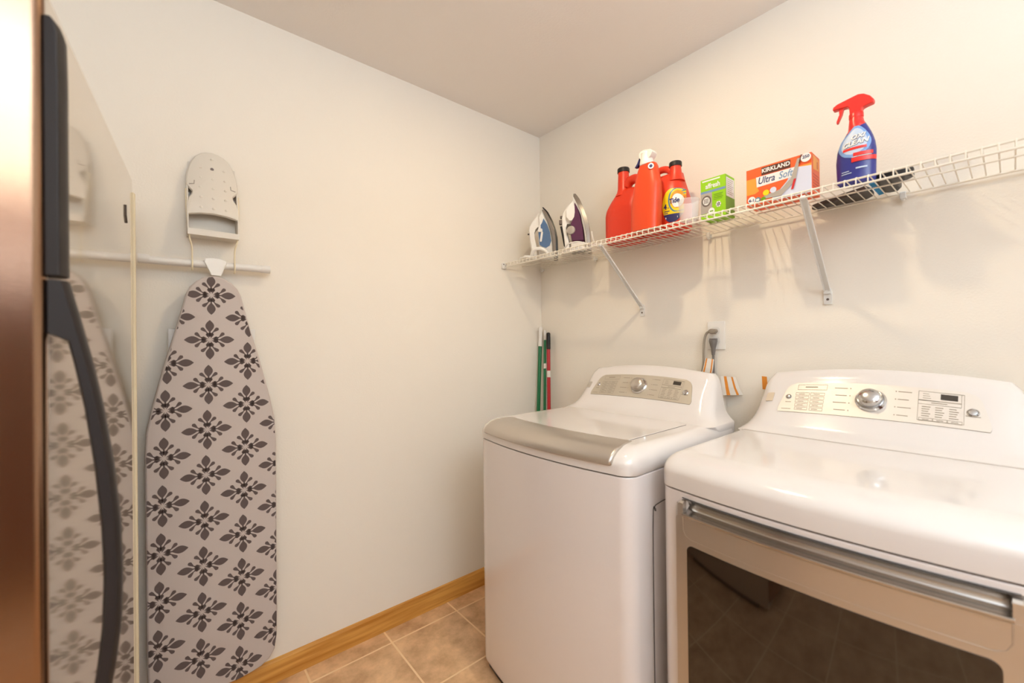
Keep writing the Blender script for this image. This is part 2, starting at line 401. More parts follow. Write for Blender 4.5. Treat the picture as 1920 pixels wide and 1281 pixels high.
    for i in range(NR+1):
        t = i/NR; f = 0.345+(0.795-0.345)*t
        hwp = 0.236-0.024*t
        if t > 0.72: hwp -= 0.022*(1-math.sqrt(max(0, 1-((t-0.72)/0.28)**2)))
        if t < 0.10: hwp -= 0.006*(1-t/0.10)
        rows.append([S(-hwp+2*hwp*j/NC, f, 0.0022) for j in range(NC+1)])
    vs = [q for r in rows for q in r]
    b.add(vs, [(i*(NC+1)+j, i*(NC+1)+j+1, (i+1)*(NC+1)+j+1, (i+1)*(NC+1)+j) for i in range(NR) for j in range(NC)])
    rim = rows[0]+[r[-1] for r in rows[1:-1]]+rows[-1][::-1]+[r[0] for r in rows[1:-1]][::-1]
    lowr = [(x+0.82*0.003, y, z-0.57*0.003) for x, y, z in rim]
    b.loft([rim, lowr], 1, False, False)
    cp = T.part(b, 'control_panel', [panel_m, MT['print']], label='silver sloped control panel')
    # printed frames, words and display
    pr = MB(); O_ = 0.0027
    cur = [pr]
    def rect(y0, y1, f0, f1, mi=0): cur[0].add([S(y0, f0, O_), S(y1, f0, O_), S(y1, f1, O_), S(y0, f1, O_)], [(0, 1, 2, 3)], mi)
    def frame(y0, y1, f0, f1, t=0.0008):
        tf = t/0.15
        rect(y0, y1, f0, f0+tf); rect(y0, y1, f1-tf, f1); rect(y0, y0+t, f0, f1); rect(y1-t, y1, f0, f1)
    frame(0.185, 0.108, 0.685, 0.765)
    for i in range(5):
        for j in range(2):
            ya = 0.188-j*0.040-0.002*i*0; f0 = 0.60-i*0.055
            frame(ya+0.003*(4-i)/4-0.003, ya-0.036, f0, f0+0.042)
            rect(ya-0.008, ya-0.024, f0+0.016, f0+0.024)
    rect(0.165, 0.132, 0.72, 0.735)
    pms = []
    def newp():
        cur[0] = MB(); pms.append(cur[0])
    for i in range(4):
        f = 0.715-i*0.10; newp()
        rect(0.088-0.004*(i % 2), 0.056, f, f+0.010); rect(0.050, 0.0475, f-0.002, f+0.012)
        newp(); rect(-0.052, -0.0545, f-0.002, f+0.012); rect(-0.058, -0.086+0.005*(i % 2), f, f+0.010)
    cur[0] = po = MB()
    frame(-0.100, -0.180, 0.64, 0.755); frame(-0.100, -0.180, 0.59, 0.64)
    frame(-0.100, -0.185, 0.39, 0.755)
    for i in range(3): rect(-0.108, -0.124+0.002*i, 0.665+i*0.027, 0.672+i*0.027)
    rect(-0.125, -0.155, 0.61, 0.62)
    for i in range(5):
        for j in range(3):
            f = 0.555-i*0.028; y = -0.107-j*0.026; rect(y, y-0.017+0.002*((i+j) % 3), f, f+0.010)
    for j in range(3):
        frame(-0.103-j*0.027, -0.128-j*0.027, 0.385, 0.425); rect(-0.109-j*0.027, -0.122-j*0.027, 0.401, 0.409)
    newp(); rect(0.214, 0.198, 0.49, 0.50); newp(); rect(-0.188, -0.214, 0.50, 0.51); newp(); rect(0.222, 0.196, 0.385, 0.393)
    T.part(pr, 'option_buttons', MT['print'], cp); [T.part(q_, 'printed_word', MT['print'], cp) for q_ in pms]; T.part(po, 'status_table', MT['print'], cp)
    pr = MB(); pr.add([S(-0.142, 0.665, O_), S(-0.174, 0.665, O_), S(-0.174, 0.735, O_), S(-0.142, 0.735, O_)], [(0, 1, 2, 3)])
    T.part(pr, 'display', MT['print_dk'], cp, label='dark rectangular display')
    nrm = Vector((-0.82, 0, 0.57))
    def onp(y, f, o=0.0): return Vector(S(y, f, o))
    for y, r in ((0.207, 0.0085), (-0.201, 0.0115)):
        b = MB(); c = onp(y, 0.575 if y > 0 else 0.55, 0.002)
        b.cyl(c, 0, 0, nrm, prof=[(r, 0), (r, 0.002), (r*0.82, 0.0035), (r*0.70, 0.0022), (r*0.70, 0.004), (r*0.4, 0.0046)])
        T.part(b, 'start_button' if y < 0 else 'power_button', MT['chrome'], cp, label='round chrome button')
    c = onp(0.0, 0.575, 0.002)
    b = MB(); b.cyl(c, 0, 0, nrm, n=36, prof=[(0.036, 0), (0.036, 0.003), (0.032, 0.007), (0.028, 0.005)]); kr = T.part(b, 'dial_ring', MT['chrome'])
    b = MB(); b.cyl(c, 0, 0, nrm, n=36, prof=[(0.0265, 0.003), (0.0265, 0.020), (0.0255, 0.026), (0.022, 0.0295), (0.012, 0.0315), (0.002, 0.032)])
    T.part(b, 'dial_knob', MT['silver' if kind == 'w' else 'chrome'], label='silver round cycle dial')
    # small maker's plate
    b = MB(); pl = rrect(0.0105, 0.0105, 0.0015, 3)
    b.prism(pl, lambda a, q, o: S(0.262+a-0.10*q, 0.575+q/0.15, o), -0.001, 0.0025)
    T.part(b, 'maker_plate', MT['silver'], label='small square silver plate')
    return fx, X1

WF, WY, HW = -0.757, -0.773, 0.343
W = Thing('washing_machine', 'white top-loading washing machine with silver lid grip, in the corner', 'washing machine', (-0.42, WY, 0))
fx, X1 = machine('w', W, WF, WY, HW, 0.877, 0.950, 1.140, MT['panel_silver'])
# lid
b = MB(); pts = []
n = 20
for i in range(n+1):
    y = WY+0.262-0.524*i/n; pts.append((fx(y)+0.112, y))
pts += [(WF+0.440, WY-0.262), (WF+0.440, WY+0.262)]
b.prism(pts, lambda a, c_, o: (a, c_, 0.9475+o), 0, 0.0045)
lid = W.part(b, 'lid', MT['console_white'], bev=0.002)
b = MB(); b.prism([(WF+0.115, WY-0.2636), (WF+0.445, WY-0.2636), (WF+0.445, WY-0.2622), (WF+0.115, WY-0.2622)], lambda a, c_, o: (a, c_, o), 0.948, 0.9508)
W.part(b, 'lid_seam', MT['seam'], lid)
# silver grip following the bowed front
b = MB(); rings = []; n = 60
sec = [(0.118, 0.9525), (0.085, 0.9540), (0.050, 0.9520), (0.024, 0.9445), (0.004, 0.9320), (-0.007, 0.9190), (-0.008, 0.9085), (-0.003, 0.9040),
       (0.006, 0.9060), (0.012, 0.9200), (0.040, 0.9380), (0.080, 0.9460), (0.116, 0.9470)]
for i in range(n+1):
    t = math.sin((PI/2)*(-1+2*i/n)); e = math.sqrt(max(0.0, 1-max(0, (abs(t)-0.978)/0.022)**2))
    ring_ = []
    for q, (px, pz) in enumerate(sec):
        u_ = max(0, min(1, px/0.11)); hy = 0.290-0.014*u_**2
        y = WY+hy*t; m_ = sec[12-q] if q != 6 else sec[8]
        cx_, cz_ = (px+m_[0])/2, (pz+m_[1])/2
        ring_.append((fx(y)+cx_+(px-cx_)*max(e, 0.03), y, cz_+(pz-cz_)*max(e, 0.03)))
    rings.append(ring_)
b.loft(rings); W.part(b, 'lid_grip', MT['silver'], label='brushed champagne silver lid grip', ang=50)
# thin line of the side service panel
b = MB(); b.tube(smoothpath([(WF+0.10, WY-HW-0.0005, 0.10), (WF+0.10, WY-HW-0.0005, 0.72), (WF+0.115, WY-HW-0.0005, 0.765), (WF+0.15, WY-HW-0.0005, 0.785), (WF+0.56, WY-HW-0.0005, 0.785)], 4), 0.0012, n=5)
W.part(b, 'side_panel_line', MT['seam'])

DF, DY = -0.686, -1.497
D = Thing('clothes_dryer', 'white front-loading dryer with dark glass door, nearest the camera', 'clothes dryer', (-0.35, DY, 0))
fx, X1 = machine('d', D, DF, DY, HW, 0.860, 0.946, 1.148, MT['panel_pale'])
def dsurf(yl, z, o): y = DY+yl; return (fx(y)-o, y, z)
DW = 0.283; ZT, ZB = 0.842, 0.17
def sheet(poly_w, z0, z1, r, offs, mb, mi=0, cyl=0.0, ncol=30, nrow=16):
    """rounded sheet that follows the bow; offs(t_edge) not used"""
    rings = []
    for (ins, o) in offs:
        rr = rrect(poly_w-ins, (z1-z0)/2-ins, max(r-ins, 0.003), 5)
        out = []
        m_ = len(rr)
        for i in range(m_):
            a = rr[i]; c_ = rr[(i+1) % m_]; L = math.hypot(a[0]-c_[0], a[1]-c_[1]); k_ = max(1, int(L/0.03))
            for j in range(k_): out.append((a[0]+(c_[0]-a[0])*j/k_, a[1]+(c_[1]-a[1])*j/k_))
        rings.append(out)
    return rings, (z0+z1)/2
def bowed_slab(mb, w2, z0, z1, r, o0, o1, bevel=0.003, mi=0):
    zc = (z0+z1)/2; h2 = (z1-z0)/2
    N = 40; R_ = []
    ys = [-w2+2*w2*i/N for i in range(N+1)]
    def hh(y):
        d_ = w2-abs(y)
        return h2 if d_ >= r else h2-r+math.sqrt(max(0, r*r-(r-d_)**2))
    extra = sorted(set(ys+[s_*(w2-r*(1-math.cos(a*PI/12))) for s_ in (-1, 1) for a in range(7)]))
    # strips across y: section top->front->bottom->back
    rings = []
    for y in extra:
        h_ = max(hh(y), 0.0015); e = min(bevel, h_*0.5); ob = o1-(bevel if w2-abs(y) < 1e-6 else 0)
        rings.append([dsurf(y, zc+h_, o0), dsurf(y, zc+h_, ob-e*0.9), dsurf(y, zc+h_-e*0.3, ob-e*0.3), dsurf(y, zc+h_-e, ob), dsurf(y, zc-h_+e, ob), dsurf(y, zc-h_+e*0.3, ob-e*0.3), dsurf(y, zc-h_, ob-e*0.9), dsurf(y, zc-h_, o0)])
    mb.loft(rings, mi)
# the door: shaped panel with a scooped grip along its top edge
b = MB(); bowed_slab(b, DW, ZB, 0.8115, 0.012, -0.004, 0.013, 0.004)
for s_ in (-1, 1):   # posts at both ends of the grip
    y0, y1 = s_*0.262, s_*DW; rings = []
    for t in (0, 0.25, 0.5, 0.75, 1.0):
        y = y0+(y1-y0)*t; zt = ZT-(0.012 if t == 1 else 0.004 if t > 0.7 else 0)
        rings.append([dsurf(y, 0.80, -0.004), dsurf(y, 0.80, 0.0128), dsurf(y, zt-0.004, 0.0128-(0.004 if t == 1 else 0)), dsurf(y, zt, 0.007), dsurf(y, zt, -0.004)])
    b.loft(rings)
door_b = b; b = MB(); rings = []  # scoop
for i in range(41):
    y = -0.264+0.528*i/40; pts = []
    for o, z in ((0.0132, 0.8065), (0.0158, 0.8090), (0.0172, 0.8120), (0.0160, 0.8148), (0.0115, 0.8158), (-0.006, 0.8135), (-0.014, 0.8180), (-0.0175, 0.8260), (-0.0150, 0.8350), (-0.007, 0.8420), (0.002, 0.8450), (0.003, 0.8458), (-0.020, 0.8458), (-0.021, 0.8085)):
        pts.append(dsurf(y, z, o))
    rings.append(pts)
b.loft(rings); scoop_b = b; b = door_b
door = D.part(b, 'door', MT['silver'], label='silver framed dryer door', ang=20)
D.part(scoop_b, 'door_grip', MT['scoop'], door, label='concave metal grip along the door top', ang=50)
b = MB()   # raised outline of the grip area
rings = []
path = [(-0.262, 0.806), (-0.262, 0.775), (-0.256, 0.762), (-0.243, 0.756)]+[(-0.243+0.486*i/24, 0.756) for i in range(1, 24)]+[(0.243, 0.756), (0.256, 0.762), (0.262, 0.775), (0.262, 0.806)]
b.tube([dsurf(y, z, 0.0130) for y, z in path], 0.0011, n=6); D.part(b, 'grip_outline', MT['silver'], door)
b = MB(); bowed_slab(b, 0.252, 0.24, 0.742, 0.016, 0.008, 0.0142, 0.001); D.part(b, 'door_glass', MT['glass_dark'], door, label='dark tinted glass', ang=15)
b = MB(); N = 24
for i in range(N+1): pass
b.tube([dsurf(y, ZT+0.0055, 0.0002) for y in [-DW+0.012+(2*DW-0.024)*i/30 for i in range(31)]], 0.0012, n=5)
b.tube([dsurf(-DW-0.001, z, 0.0005) for z in (0.18, 0.5, 0.832)], 0.0016, n=5); b.tube([dsurf(DW+0.001, z, 0.0005) for z in (0.18, 0.5, 0.832)], 0.0016, n=5)
D.part(b, 'door_gap', MT['seam'], door)
# seam between dryer top and console
b = MB(); b.tube([(DF+0.458, DY+t*(HW-0.03), 0.9462) for t in (-1, 1)], 0.0009, n=5); D.part(b, 'console_seam', MT['lgrey'])

# ------------------------------------------------------------------ refrigerator
FR = thing('refrigerator', 'tall stainless-fronted refrigerator with black handles at the left edge', 'refrigerator', (-1.8165, -0.975, 0), math.radians(-3.95))
def fp(mb, name, mats, parent=None, label=None, **k):
    o = mb.build(name, mats, parent or FR, **k)
    if label: o['label'] = label
    return o
FZ = 1.708
b = MB(); b.box(-0.80, 0.0, 0.0142, 0.785, 0.03, FZ); fp(b, 'cabinet', MT['platinum'], bev=0.001, label='glossy platinum side panel')
b = MB(); b.box(-0.78, -0.02, 0.10, 0.74, 0.0, 0.031); fp(b, 'base', MT['black'], smooth=False)
b = MB(); b.box(-0.795, -0.002, 0.012, 0.017, 0.06, FZ-0.004); fp(b, 'door_gasket', MT['handle_black'], smooth=False)
def fridge_door(xa, xb, z0, z1, name):
    b = MB(); pts = []
    N = 30; w2 = (xb-xa)/2; xc = (xa+xb)/2; r = 0.013
    for i in range(N+1):
        t = -1+2*i/N; x = xc+(w2-r)*t; pts.append((x, 0.0-0.022*(1-t*t)))
    for k in range(1, 6):
        a = -PI/2+(PI/2)*k/5; pts.append((xb-r+r*math.cos(a), r+r*math.sin(a)))
    pts += [(xb, 0.0145), (xa, 0.0145)]
    for k in range(0, 5):
        a = PI+(PI/2)*k/5; pts.append((xa+r+r*math.cos(a), r+r*math.sin(a)))
    b.prism(pts, lambda a, c_, o: (a, c_, o), z0, z1)
    return fp(b, name, MT['steel'], label='curved brushed stainless door', ang=60)
dr = fridge_door(-0.395, 0.0, 0.07, FZ, 'door')
dl = fridge_door(-0.80, -0.405, 0.07, FZ, 'door')
# handle: straight upper grip and bowed lower grip on the edge of the near door
b = MB(); rings = []
for z, o in ((1.335, 0.017), (1.60, 0.017), (1.652, 0.016), (1.664, 0.013), (1.672, 0.008)):
    rings.append([(-0.001, 0.008, z), (o*0.75, 0.006, z), (o, 0.018, z), (o, 0.034, z), (o*0.75, 0.044, z), (-0.001, 0.044, z)])
b.loft(rings); fp(b, 'upper_handle', MT['handle_black'], dr, label='straight charcoal handle', bev=0.002)
b = MB(); path = [(1.330, 0.004, 0.0175), (1.29, 0.004, 0.026), (1.255, 0.018, 0.033), (1.22, 0.0245, 0.040), (1.16, 0.034, 0.050), (1.08, 0.043, 0.060), (1.00, 0.049, 0.0665), (0.93, 0.051, 0.0685), (0.86, 0.049, 0.067), (0.80, 0.043, 0.061), (0.75, 0.035, 0.053), (0.715, 0.026, 0.046), (0.69, 0.004, 0.038), (0.66, 0.002, 0.022)]
rings = []
T_ = [(-z, i_, o_) for z, i_, o_ in path]
for k in range(60):
    z = 1.330-(1.330-0.66)*k/59; i_, o_ = interp(T_, -z)
    if z > 1.256 or z < 0.70: i_ = -0.001
    y0, y1 = 0.008, 0.040
    rings.append([(i_, y0+0.004, z), (i_+0.003, y0, z), (o_-0.004, y0, z), (o_, y0+0.006, z), (o_, y1-0.006, z), (o_-0.004, y1, z), (i_+0.003, y1, z), (i_, y1-0.004, z)])
b.loft(rings); fp(b, 'lower_handle', MT['handle_black'], dr, label='bowed charcoal handle', ang=50)
b = MB(); b.tube([(0.0005, 0.658, 1.604), (0.0005, 0.658, 1.578), (0.0005, 0.672, 1.562)], 0.003, n=6); fp(b, 'side_slot', MT['slot'])
b = MB(); b.box(-0.78, 0.005, 0.788, 0.802, 0.04, 1.675); fp(b, 'back_cover', MT['cream'], bev=0.003, label='cream back cover edge')

# ------------------------------------------------------------------ ironing board
BC = -1.567
IB = Thing('ironing_board', 'ironing board with grey and dark medallion cover hanging on the wall', 'ironing board', (BC, -0.04, 0.10))
half = [(0.110, 0.0), (0.1105, 0.05), (0.114, 0.09), (0.121, 0.125), (0.137, 0.150), (0.163, 0.167), (0.21, 0.174), (0.30, 0.176), (0.62, 0.1765), (0.80, 0.177), (0.90, 0.177), (0.98, 0.1735), (1.05, 0.161), (1.12, 0.1455), (1.20, 0.127), (1.29, 0.1035), (1.36, 0.087), (1.41, 0.0755), (1.435, 0.065), (1.455, 0.048), (1.469, 0.028), (1.475, 0.0)]
outl = [(BC+w_, z) for z, w_ in half]+[(BC-w_, z) for z, w_ in half[-2:0:-1]]
def inset(poly, d):
    o = []; n = len(poly)
    for i in range(n):
        a = Vector(poly[i-1]); c_ = Vector(poly[(i+1) % n]); t = (c_-a).normalized(); o.append((poly[i][0]-t.y*d, poly[i][1]+t.x*d))
    return o
YF = -0.070
b = MB(); rings = []
for d, y in ((0.010, -0.036), (0.002, -0.040), (0.0, -0.046), (0.0, -0.062), (0.0015, -0.0665), (0.005, -0.0693), (0.010, YF)):
    rings.append([(x, y, z) for x, z in inset(outl, d)])
b.loft(rings)
clip = inset(outl, 0.003)
def sh_clip(poly, cl):
    out = poly
    n = len(cl)
    for i in range(n):
        a = cl[i]; c_ = cl[(i+1) % n]; inp = out; out = []
        if not inp: return []
        side = lambda p: (c_[0]-a[0])*(p[1]-a[1])-(c_[1]-a[1])*(p[0]-a[0])
        for j in range(len(inp)):
            p_, q_ = inp[j-1], inp[j]; sp, sq = side(p_), side(q_)
            if sq >= 0:
                if sp < 0: t = sp/(sp-sq); out.append((p_[0]+(q_[0]-p_[0])*t, p_[1]+(q_[1]-p_[1])*t))
                out.append(q_)
            elif sp >= 0:
                t = sp/(sp-sq); out.append((p_[0]+(q_[0]-p_[0])*t, p_[1]+(q_[1]-p_[1])*t))
    return out
def leaf(ang, r0, r1, wd, kind='leaf', cx=0, cy=0):
    L = []; Rr = []
    N = 9
    for i in range(N+1):
        t = i/N; r = r0+(r1-r0)*t
        if kind == 'leaf': h_ = wd*max(0.0, math.sin(PI*min(1, t**1.05)))**0.95 if t > 0.0 else 0
        else: h_ = wd*(t**1.2)*math.sqrt(max(0, 1-t**5))*1.15
        L.append((r, h_)); Rr.append((r, -h_))
    pts = L+Rr[::-1][1:-1] if kind == 'leaf' else L+Rr[::-1][:-1]
    ca, sa = math.cos(ang), math.sin(ang)
    return [(cx+x*ca-y*sa, cy+x*sa+y*ca) for x, y in pts]
shapes = []
for q in range(4):
    a = q*PI/2; Lr = 0.065 if q % 2 else 0.0675
    shapes.append(leaf(a, 0.0245, Lr, 0.0118))
    stem = [(0.012, 0.0012), (0.027, 0.0022), (0.027, -0.0022), (0.012, -0.0012)]
    shapes.append([(x*math.cos(a)-y*math.sin(a), x*math.sin(a)+y*math.cos(a)) for x, y in stem])
    for s_ in (-1, 1):
        aa = a+s_*math.radians(31)
        c0 = (0.022*math.cos(a+s_*math.radians(12)), 0.022*math.sin(a+s_*math.radians(12)))
        dx = 0.0455*math.cos(aa)-c0[0]; dy = 0.0455*math.sin(aa)-c0[1]
        shapes.append(leaf(math.atan2(dy, dx), 0, math.hypot(dx, dy), 0.0074, 'tear', c0[0], c0[1]))
        ab = a+s_*math.radians(40)
        shapes.append(leaf(a+s_*math.radians(24), 0.0035, 0.0225, 0.0046, 'tear'))
        tri = [(0.008, 0.0), (0.0215, 0.0), (0.0250, 0.0105*s_), (0.0165, 0.0070*s_)]
        shapes.append([(x*math.cos(a)-y*math.sin(a), x*math.sin(a)+y*math.cos(a)) for x, y in tri])
tilt = math.radians(1.75); PZ = 0.1472; PX = 0.1075
for ci in range(-3, 4):
    for ri in range(-2, 12):
        lx = ci*PX; lz = -(ri*PZ+(PZ/2 if ci % 2 else 0))
        cx = -1.576+lx*math.cos(tilt)+lz*math.sin(tilt); cz = 1.4105-lx*math.sin(tilt)*0.0+lz*math.cos(tilt)
        if abs(cx-BC) > 0.27 or cz < 0.03 or cz > 1.56: continue
        for sp in shapes:
            pl = sh_clip([(cx+x, cz+z) for x, z in sp], clip)
            if len(pl) >= 3: b.add([(x, YF-0.0004, z) for x, z in pl], [tuple(range(len(pl)))], 1)
IB.part(b, 'padded_cover', [MT['fabric'], MT['fabric_print']], ang=30)
b = MB(); b.box(BC-0.12, BC+0.12, -0.037, -0.030, 0.20, 1.30); IB.part(b, 'underframe', MT['offwhite'], bev=0.003)
b = MB(); b.tube([(-1.755, -0.040, 1.5135), (-1.402, -0.040, 1.5165)], 0.0125, n=20); ft = IB.part(b, 'foot_tube', MT['offwhite'])
for x0, x1 in ((-1.400, -1.428), (-1.757, -1.729)):
    b = MB(); b.tube([(x0, -0.040, 1.5165), (x1, -0.040, 1.5165)], 0.0138, n=20); IB.part(b, 'end_cap', MT['offwhite'], ft)
b = MB(); tab = [(-0.029, 0.018), (-0.014, 0.022), (0.014, 0.022), (0.029, 0.017), (0.031, 0.008), (0.015, -0.036), (-0.012, -0.036), (-0.031, 0.008)]
b.prism(tab, lambda a, c_, o: (BC+0.005+a, o, 1.5135+c_), -0.058, -0.050); IB.part(b, 'hanging_tab', MT['white'], bev=0.003, label='white plastic trapezoid tab')

# ------------------------------------------------------------------ iron rest above the board
IR = Thing('iron_rest', 'white wall-mounted iron rest with dimpled arched plate above the ironing board', 'iron rest', (-1.566, -0.001, 1.60))
hp = [(1.902, 0.0), (1.899, 0.016), (1.892, 0.031), (1.880, 0.044), (1.862, 0.054), (1.842, 0.061), (1.815, 0.067), (1.79, 0.0692), (1.775, 0.069), (1.768, 0.064), (1.755, 0.054), (1.742, 0.056), (1.730, 0.064), (1.715, 0.068), (1.690, 0.069), (1.672, 0.069)]
hp2 = [(1.677, 0.055), (1.682, 0.035), (1.685, 0.0)]
CX = -1.566
pl = [(w_, z) for z, w_ in hp]+[(w_, z) for z, w_ in hp2]
poly = [(CX+a, z) for a, z in pl]+[(CX-a, z) for a, z in pl[-2:0:-1]]
def plate_y(z): return -0.014-0.046*max(0, min(1, (1.90-z)/0.23))**1.3
b = MB()
for yo0, yo1 in ((0.0, 0.006),):
    b.loft([[(x, plate_y(z)+0.008, z) for x, z in inset(poly, 0.003)], [(x, plate_y(z)+0.004, z) for x, z in poly], [(x, plate_y(z)+0.0015, z) for x, z in poly], [(x, plate_y(z), z) for x, z in inset(poly, -0.0)] if False else [(x, plate_y(z), z) for x, z in inset(poly, -0.002)]])
for x, z in ((-1.567, 1.879), (-1.599, 1.841), (-1.534, 1.843), (-1.599, 1.807), (-1.566, 1.806), (-1.532, 1.807), (-1.600, 1.773), (-1.565, 1.773), (-1.531, 1.773), (-1.599, 1.738), (-1.565, 1.738), (-1.531, 1.738), (-1.599, 1.701), (-1.565, 1.701), (-1.530, 1.702)):
    b.cyl((x, plate_y(z)+0.001, z), 0, 0, (0, -1, 0), n=12, prof=[(0.0052, 0), (0.0045, 0.0022), (0.0025, 0.0034), (0.0006, 0.0038)])
pt = IR.part(b, 'heat_plate', MT['rest'], ang=40)
b = MB(); b.cyl((-1.567, plate_y(1.843)+0.001, 1.843), 0.0052, 0.003, (0, -1, 0), n=12); IR.part(b, 'screw', MT['dgrey'], pt)
for s_ in (-1, 1):
    b = MB(); y = -0.0335
    b.tube([(CX+s_*0.050, plate_y(1.79)-0.001, 1.792), (CX+s_*0.051, plate_y(1.78)-0.001, 1.780), (CX+s_*0.064, plate_y(1.78)-0.001, 1.777)], 0.0017, n=6)
    IR.part(b, 'clip_slot', MT['lgrey'], pt)
b = MB()   # tray under the plate
for s_ in (-1, 1):
    b.prism([(-0.004, 1.606), (-0.064, 1.606), (-0.060, 1.672), (-0.040, 1.735), (-0.024, 1.795), (-0.004, 1.795)], lambda a, c_, o: (CX+s_*o, a, c_), 0.0665, 0.0705)
b.box(CX-0.069, CX+0.069, -0.064, -0.004, 1.606, 1.610); b.box(CX-0.070, CX+0.070, -0.070, -0.062, 1.604, 1.624)
b.box(CX-0.066, CX+0.066, -0.006, -0.001, 1.606, 1.86)
IR.part(b, 'tray', MT['rest'], bev=0.001)
for s_ in (-1, 1):
    x = CX+s_*0.058
    b = MB(); b.tube(smoothpath([(x+s_*0.014, -0.030, 1.76), (x+s_*0.0135, -0.040, 1.70), (x+s_*0.008, -0.058, 1.606), (x+s_*0.001, -0.052, 1.570), (x, -0.050, 1.540), (x, -0.054, 1.520), (x, -0.0565, 1.505), (x, -0.048, 1.494), (x, -0.036, 1.494)], 4), 0.0024, n=8)
    IR.part(b, 'wire_hook', MT['cream'], label='cream coated wire hook')

# ------------------------------------------------------------------ wire shelf
ZD = 1.6735
SH = Thing('wire_shelf', 'long white ventilated wire shelf fixed to the right wall', 'shelf', (-0.14, -1.2, 1.65))
YE = -2.40
b = MB(); y = -0.012; i = 0
while y > YE:
    b.tube([(-0.012, y, ZD), (-0.15, y, ZD), (-0.272, y, ZD), (-0.2785, y, ZD-0.002), (-0.281, y, ZD-0.006), (-0.281, y, ZD-0.023)], 0.00165, n=6); y -= 0.0248
for x, z, r in ((-0.2775, ZD-0.0045, 0.0028), (-0.2810, ZD-0.0225, 0.0030), (-0.016, ZD-0.0045, 0.0030), (-0.150, ZD-0.0045, 0.0024)):
    b.tube([(x, -0.006, z), (x, YE, z)], r, n=8)
SH.part(b, 'wire_deck', MT['wire'])
b = MB(); b.box(-0.296, -0.270, -0.014, -0.0005, 1.640, 1.672); eb = SH.part(b, 'end_bracket', MT['bracket'], bev=0.003)
b = MB(); b.cyl((-0.290, -0.014, 1.664), 0.0035, 0.0012, (0, -1, 0), n=12); b.cyl((-0.276, -0.014, 1.656), 0.0035, 0.0012, (0, -1, 0), n=12); SH.part(b, 'screw', MT['dgrey'], eb)
for y in (-0.022, -0.41, -0.985, -1.56, -2.1):
    b = MB(); b.box(-0.022, -0.0005, y-0.007, y+0.007, 1.655, 1.676); b.cyl((-0.008, y, 1.652), 0.005, 0.012, (-1, 0, 0.3), n=10)
    SH.part(b, 'wall_clip', MT['bracket'], bev=0.002)
for y0, y1 in ((-0.652, -0.672), (-1.380, -1.372)):
    b = MB(); A = Vector((-0.279, y0, 1.651)); Bq = Vector((-0.010, y1, 1.402)); dr_ = (Bq-A).normalized(); up = Vector((0, 1, 0)).cross(dr_).normalized()
    rings = []
    for P_ in (A, Bq):
        rings.append([P_+Vector((0, sy*0.009, 0))+up*su for sy, su in ((-1, -0.002), (1, -0.002), (1, 0.004), (0.6, 0.004), (0.6, 0.000), (-0.6, 0.000), (-0.6, 0.004), (-1, 0.004))])
    b.loft(rings)
    b.box(-0.006, -0.0005, y1-0.011, y1+0.011, 1.358, 1.400); b.box(-0.014, -0.0005, y1-0.009, y1+0.009, 1.392, 1.410)
    b.tube([(-0.281, y0-0.006, 1.651), (-0.281, y0+0.006, 1.651)], 0.006, n=10)
    sb = SH.part(b, 'support_bracket', MT['bracket'], smooth=False)
    b = MB(); b.cyl((-0.006, y1, 1.374), 0.004, 0.002, (-1, 0, 0), n=12); SH.part(b, 'screw', MT['dgrey'], sb)

ZS = ZD+0.002   # where things stand on the shelf
# ------------------------------------------------------------------ clothes irons
def xsym(pts, hwf, x0, mb, mi=0, cap=True):
    pass
def iron(T, x0, sole, inner, bodyL, tank, hnd, cols, base_w, cordside):
    """profiles in (y, z); x is the iron's width"""
    zb = ZS
    # soleplate: swept between inner and outer curves, width narrows to the tip
    rings = []; ztip = sole[0][1]
    S_ = sorted([(z, y) for y, z in sole]); I_ = sorted([(z, y) for y, z in inner])
    zs = [zb+(ztip-zb)*k/16 for k in range(17)]
    def wd(z):
        t = (z-zb)/(ztip-zb); return max(0.003, base_w*math.sqrt(max(0.0, 1-t**2.2)))
    for z in zs:
        yo = interp(S_, z)[0]; yi = interp(I_, z)[0]; w_ = wd(z)
        if yi < yo+0.003: yi = yo+0.003
        rings.append([(x0-w_, yi, z), (x0-w_, yo, z), (x0+w_, yo, z), (x0+w_, yi, z)])
    b = MB(); b.loft(rings); T.part(b, 'soleplate', MT[cols[0]], bev=0.0015)
    # grey skirt between sole and body
    B_ = sorted([(z, y) for y, z in bodyL]); rings = []
    for z in zs[:-1]:
        yi = interp(I_, z)[0]; yb = interp(B_, z)[0]; w_ = wd(z)*0.97
        if yb < yi+0.002: yb = yi+0.002
        rings.append([(x0-w_, yi-0.001, z), (x0-w_*0.9, yb, z), (x0+w_*0.9, yb, z), (x0+w_, yi-0.001, z)])
    b = MB(); b.loft(rings); T.part(b, 'skirt', MT[cols[1]], bev=0.002)
    # water tank / body: rounded block from tank outline
    def puff(poly, w2, name, m, label=None, bulge=0.55):
        b = MB(); cy = sum(p[0] for p in poly)/len(poly); cz = sum(p[1] for p in poly)/len(poly)
        rings = []
        for s_, f in ((-1.0, bulge), (-0.92, 0.80), (-0.7, 0.95), (-0.35, 1.0), (0.35, 1.0), (0.7, 0.95), (0.92, 0.80), (1.0, bulge)):
            rings.append([(x0+w2*s_, cy+(y-cy)*f, max(zb, cz+(z-cz)*f)) for y, z in poly])
        b.loft(rings); return T.part(b, name, MT[m], label=label, ang=60)
    return puff
I1 = Thing('clothes_iron', 'white and blue steam iron standing at the left end of the wire shelf', 'iron', (-0.17, -0.20, ZS), 'steam irons on the wire shelf')
I1.o.rotation_euler = (0, 0, math.radians(44)); I1.l = (0, 0, ZS)
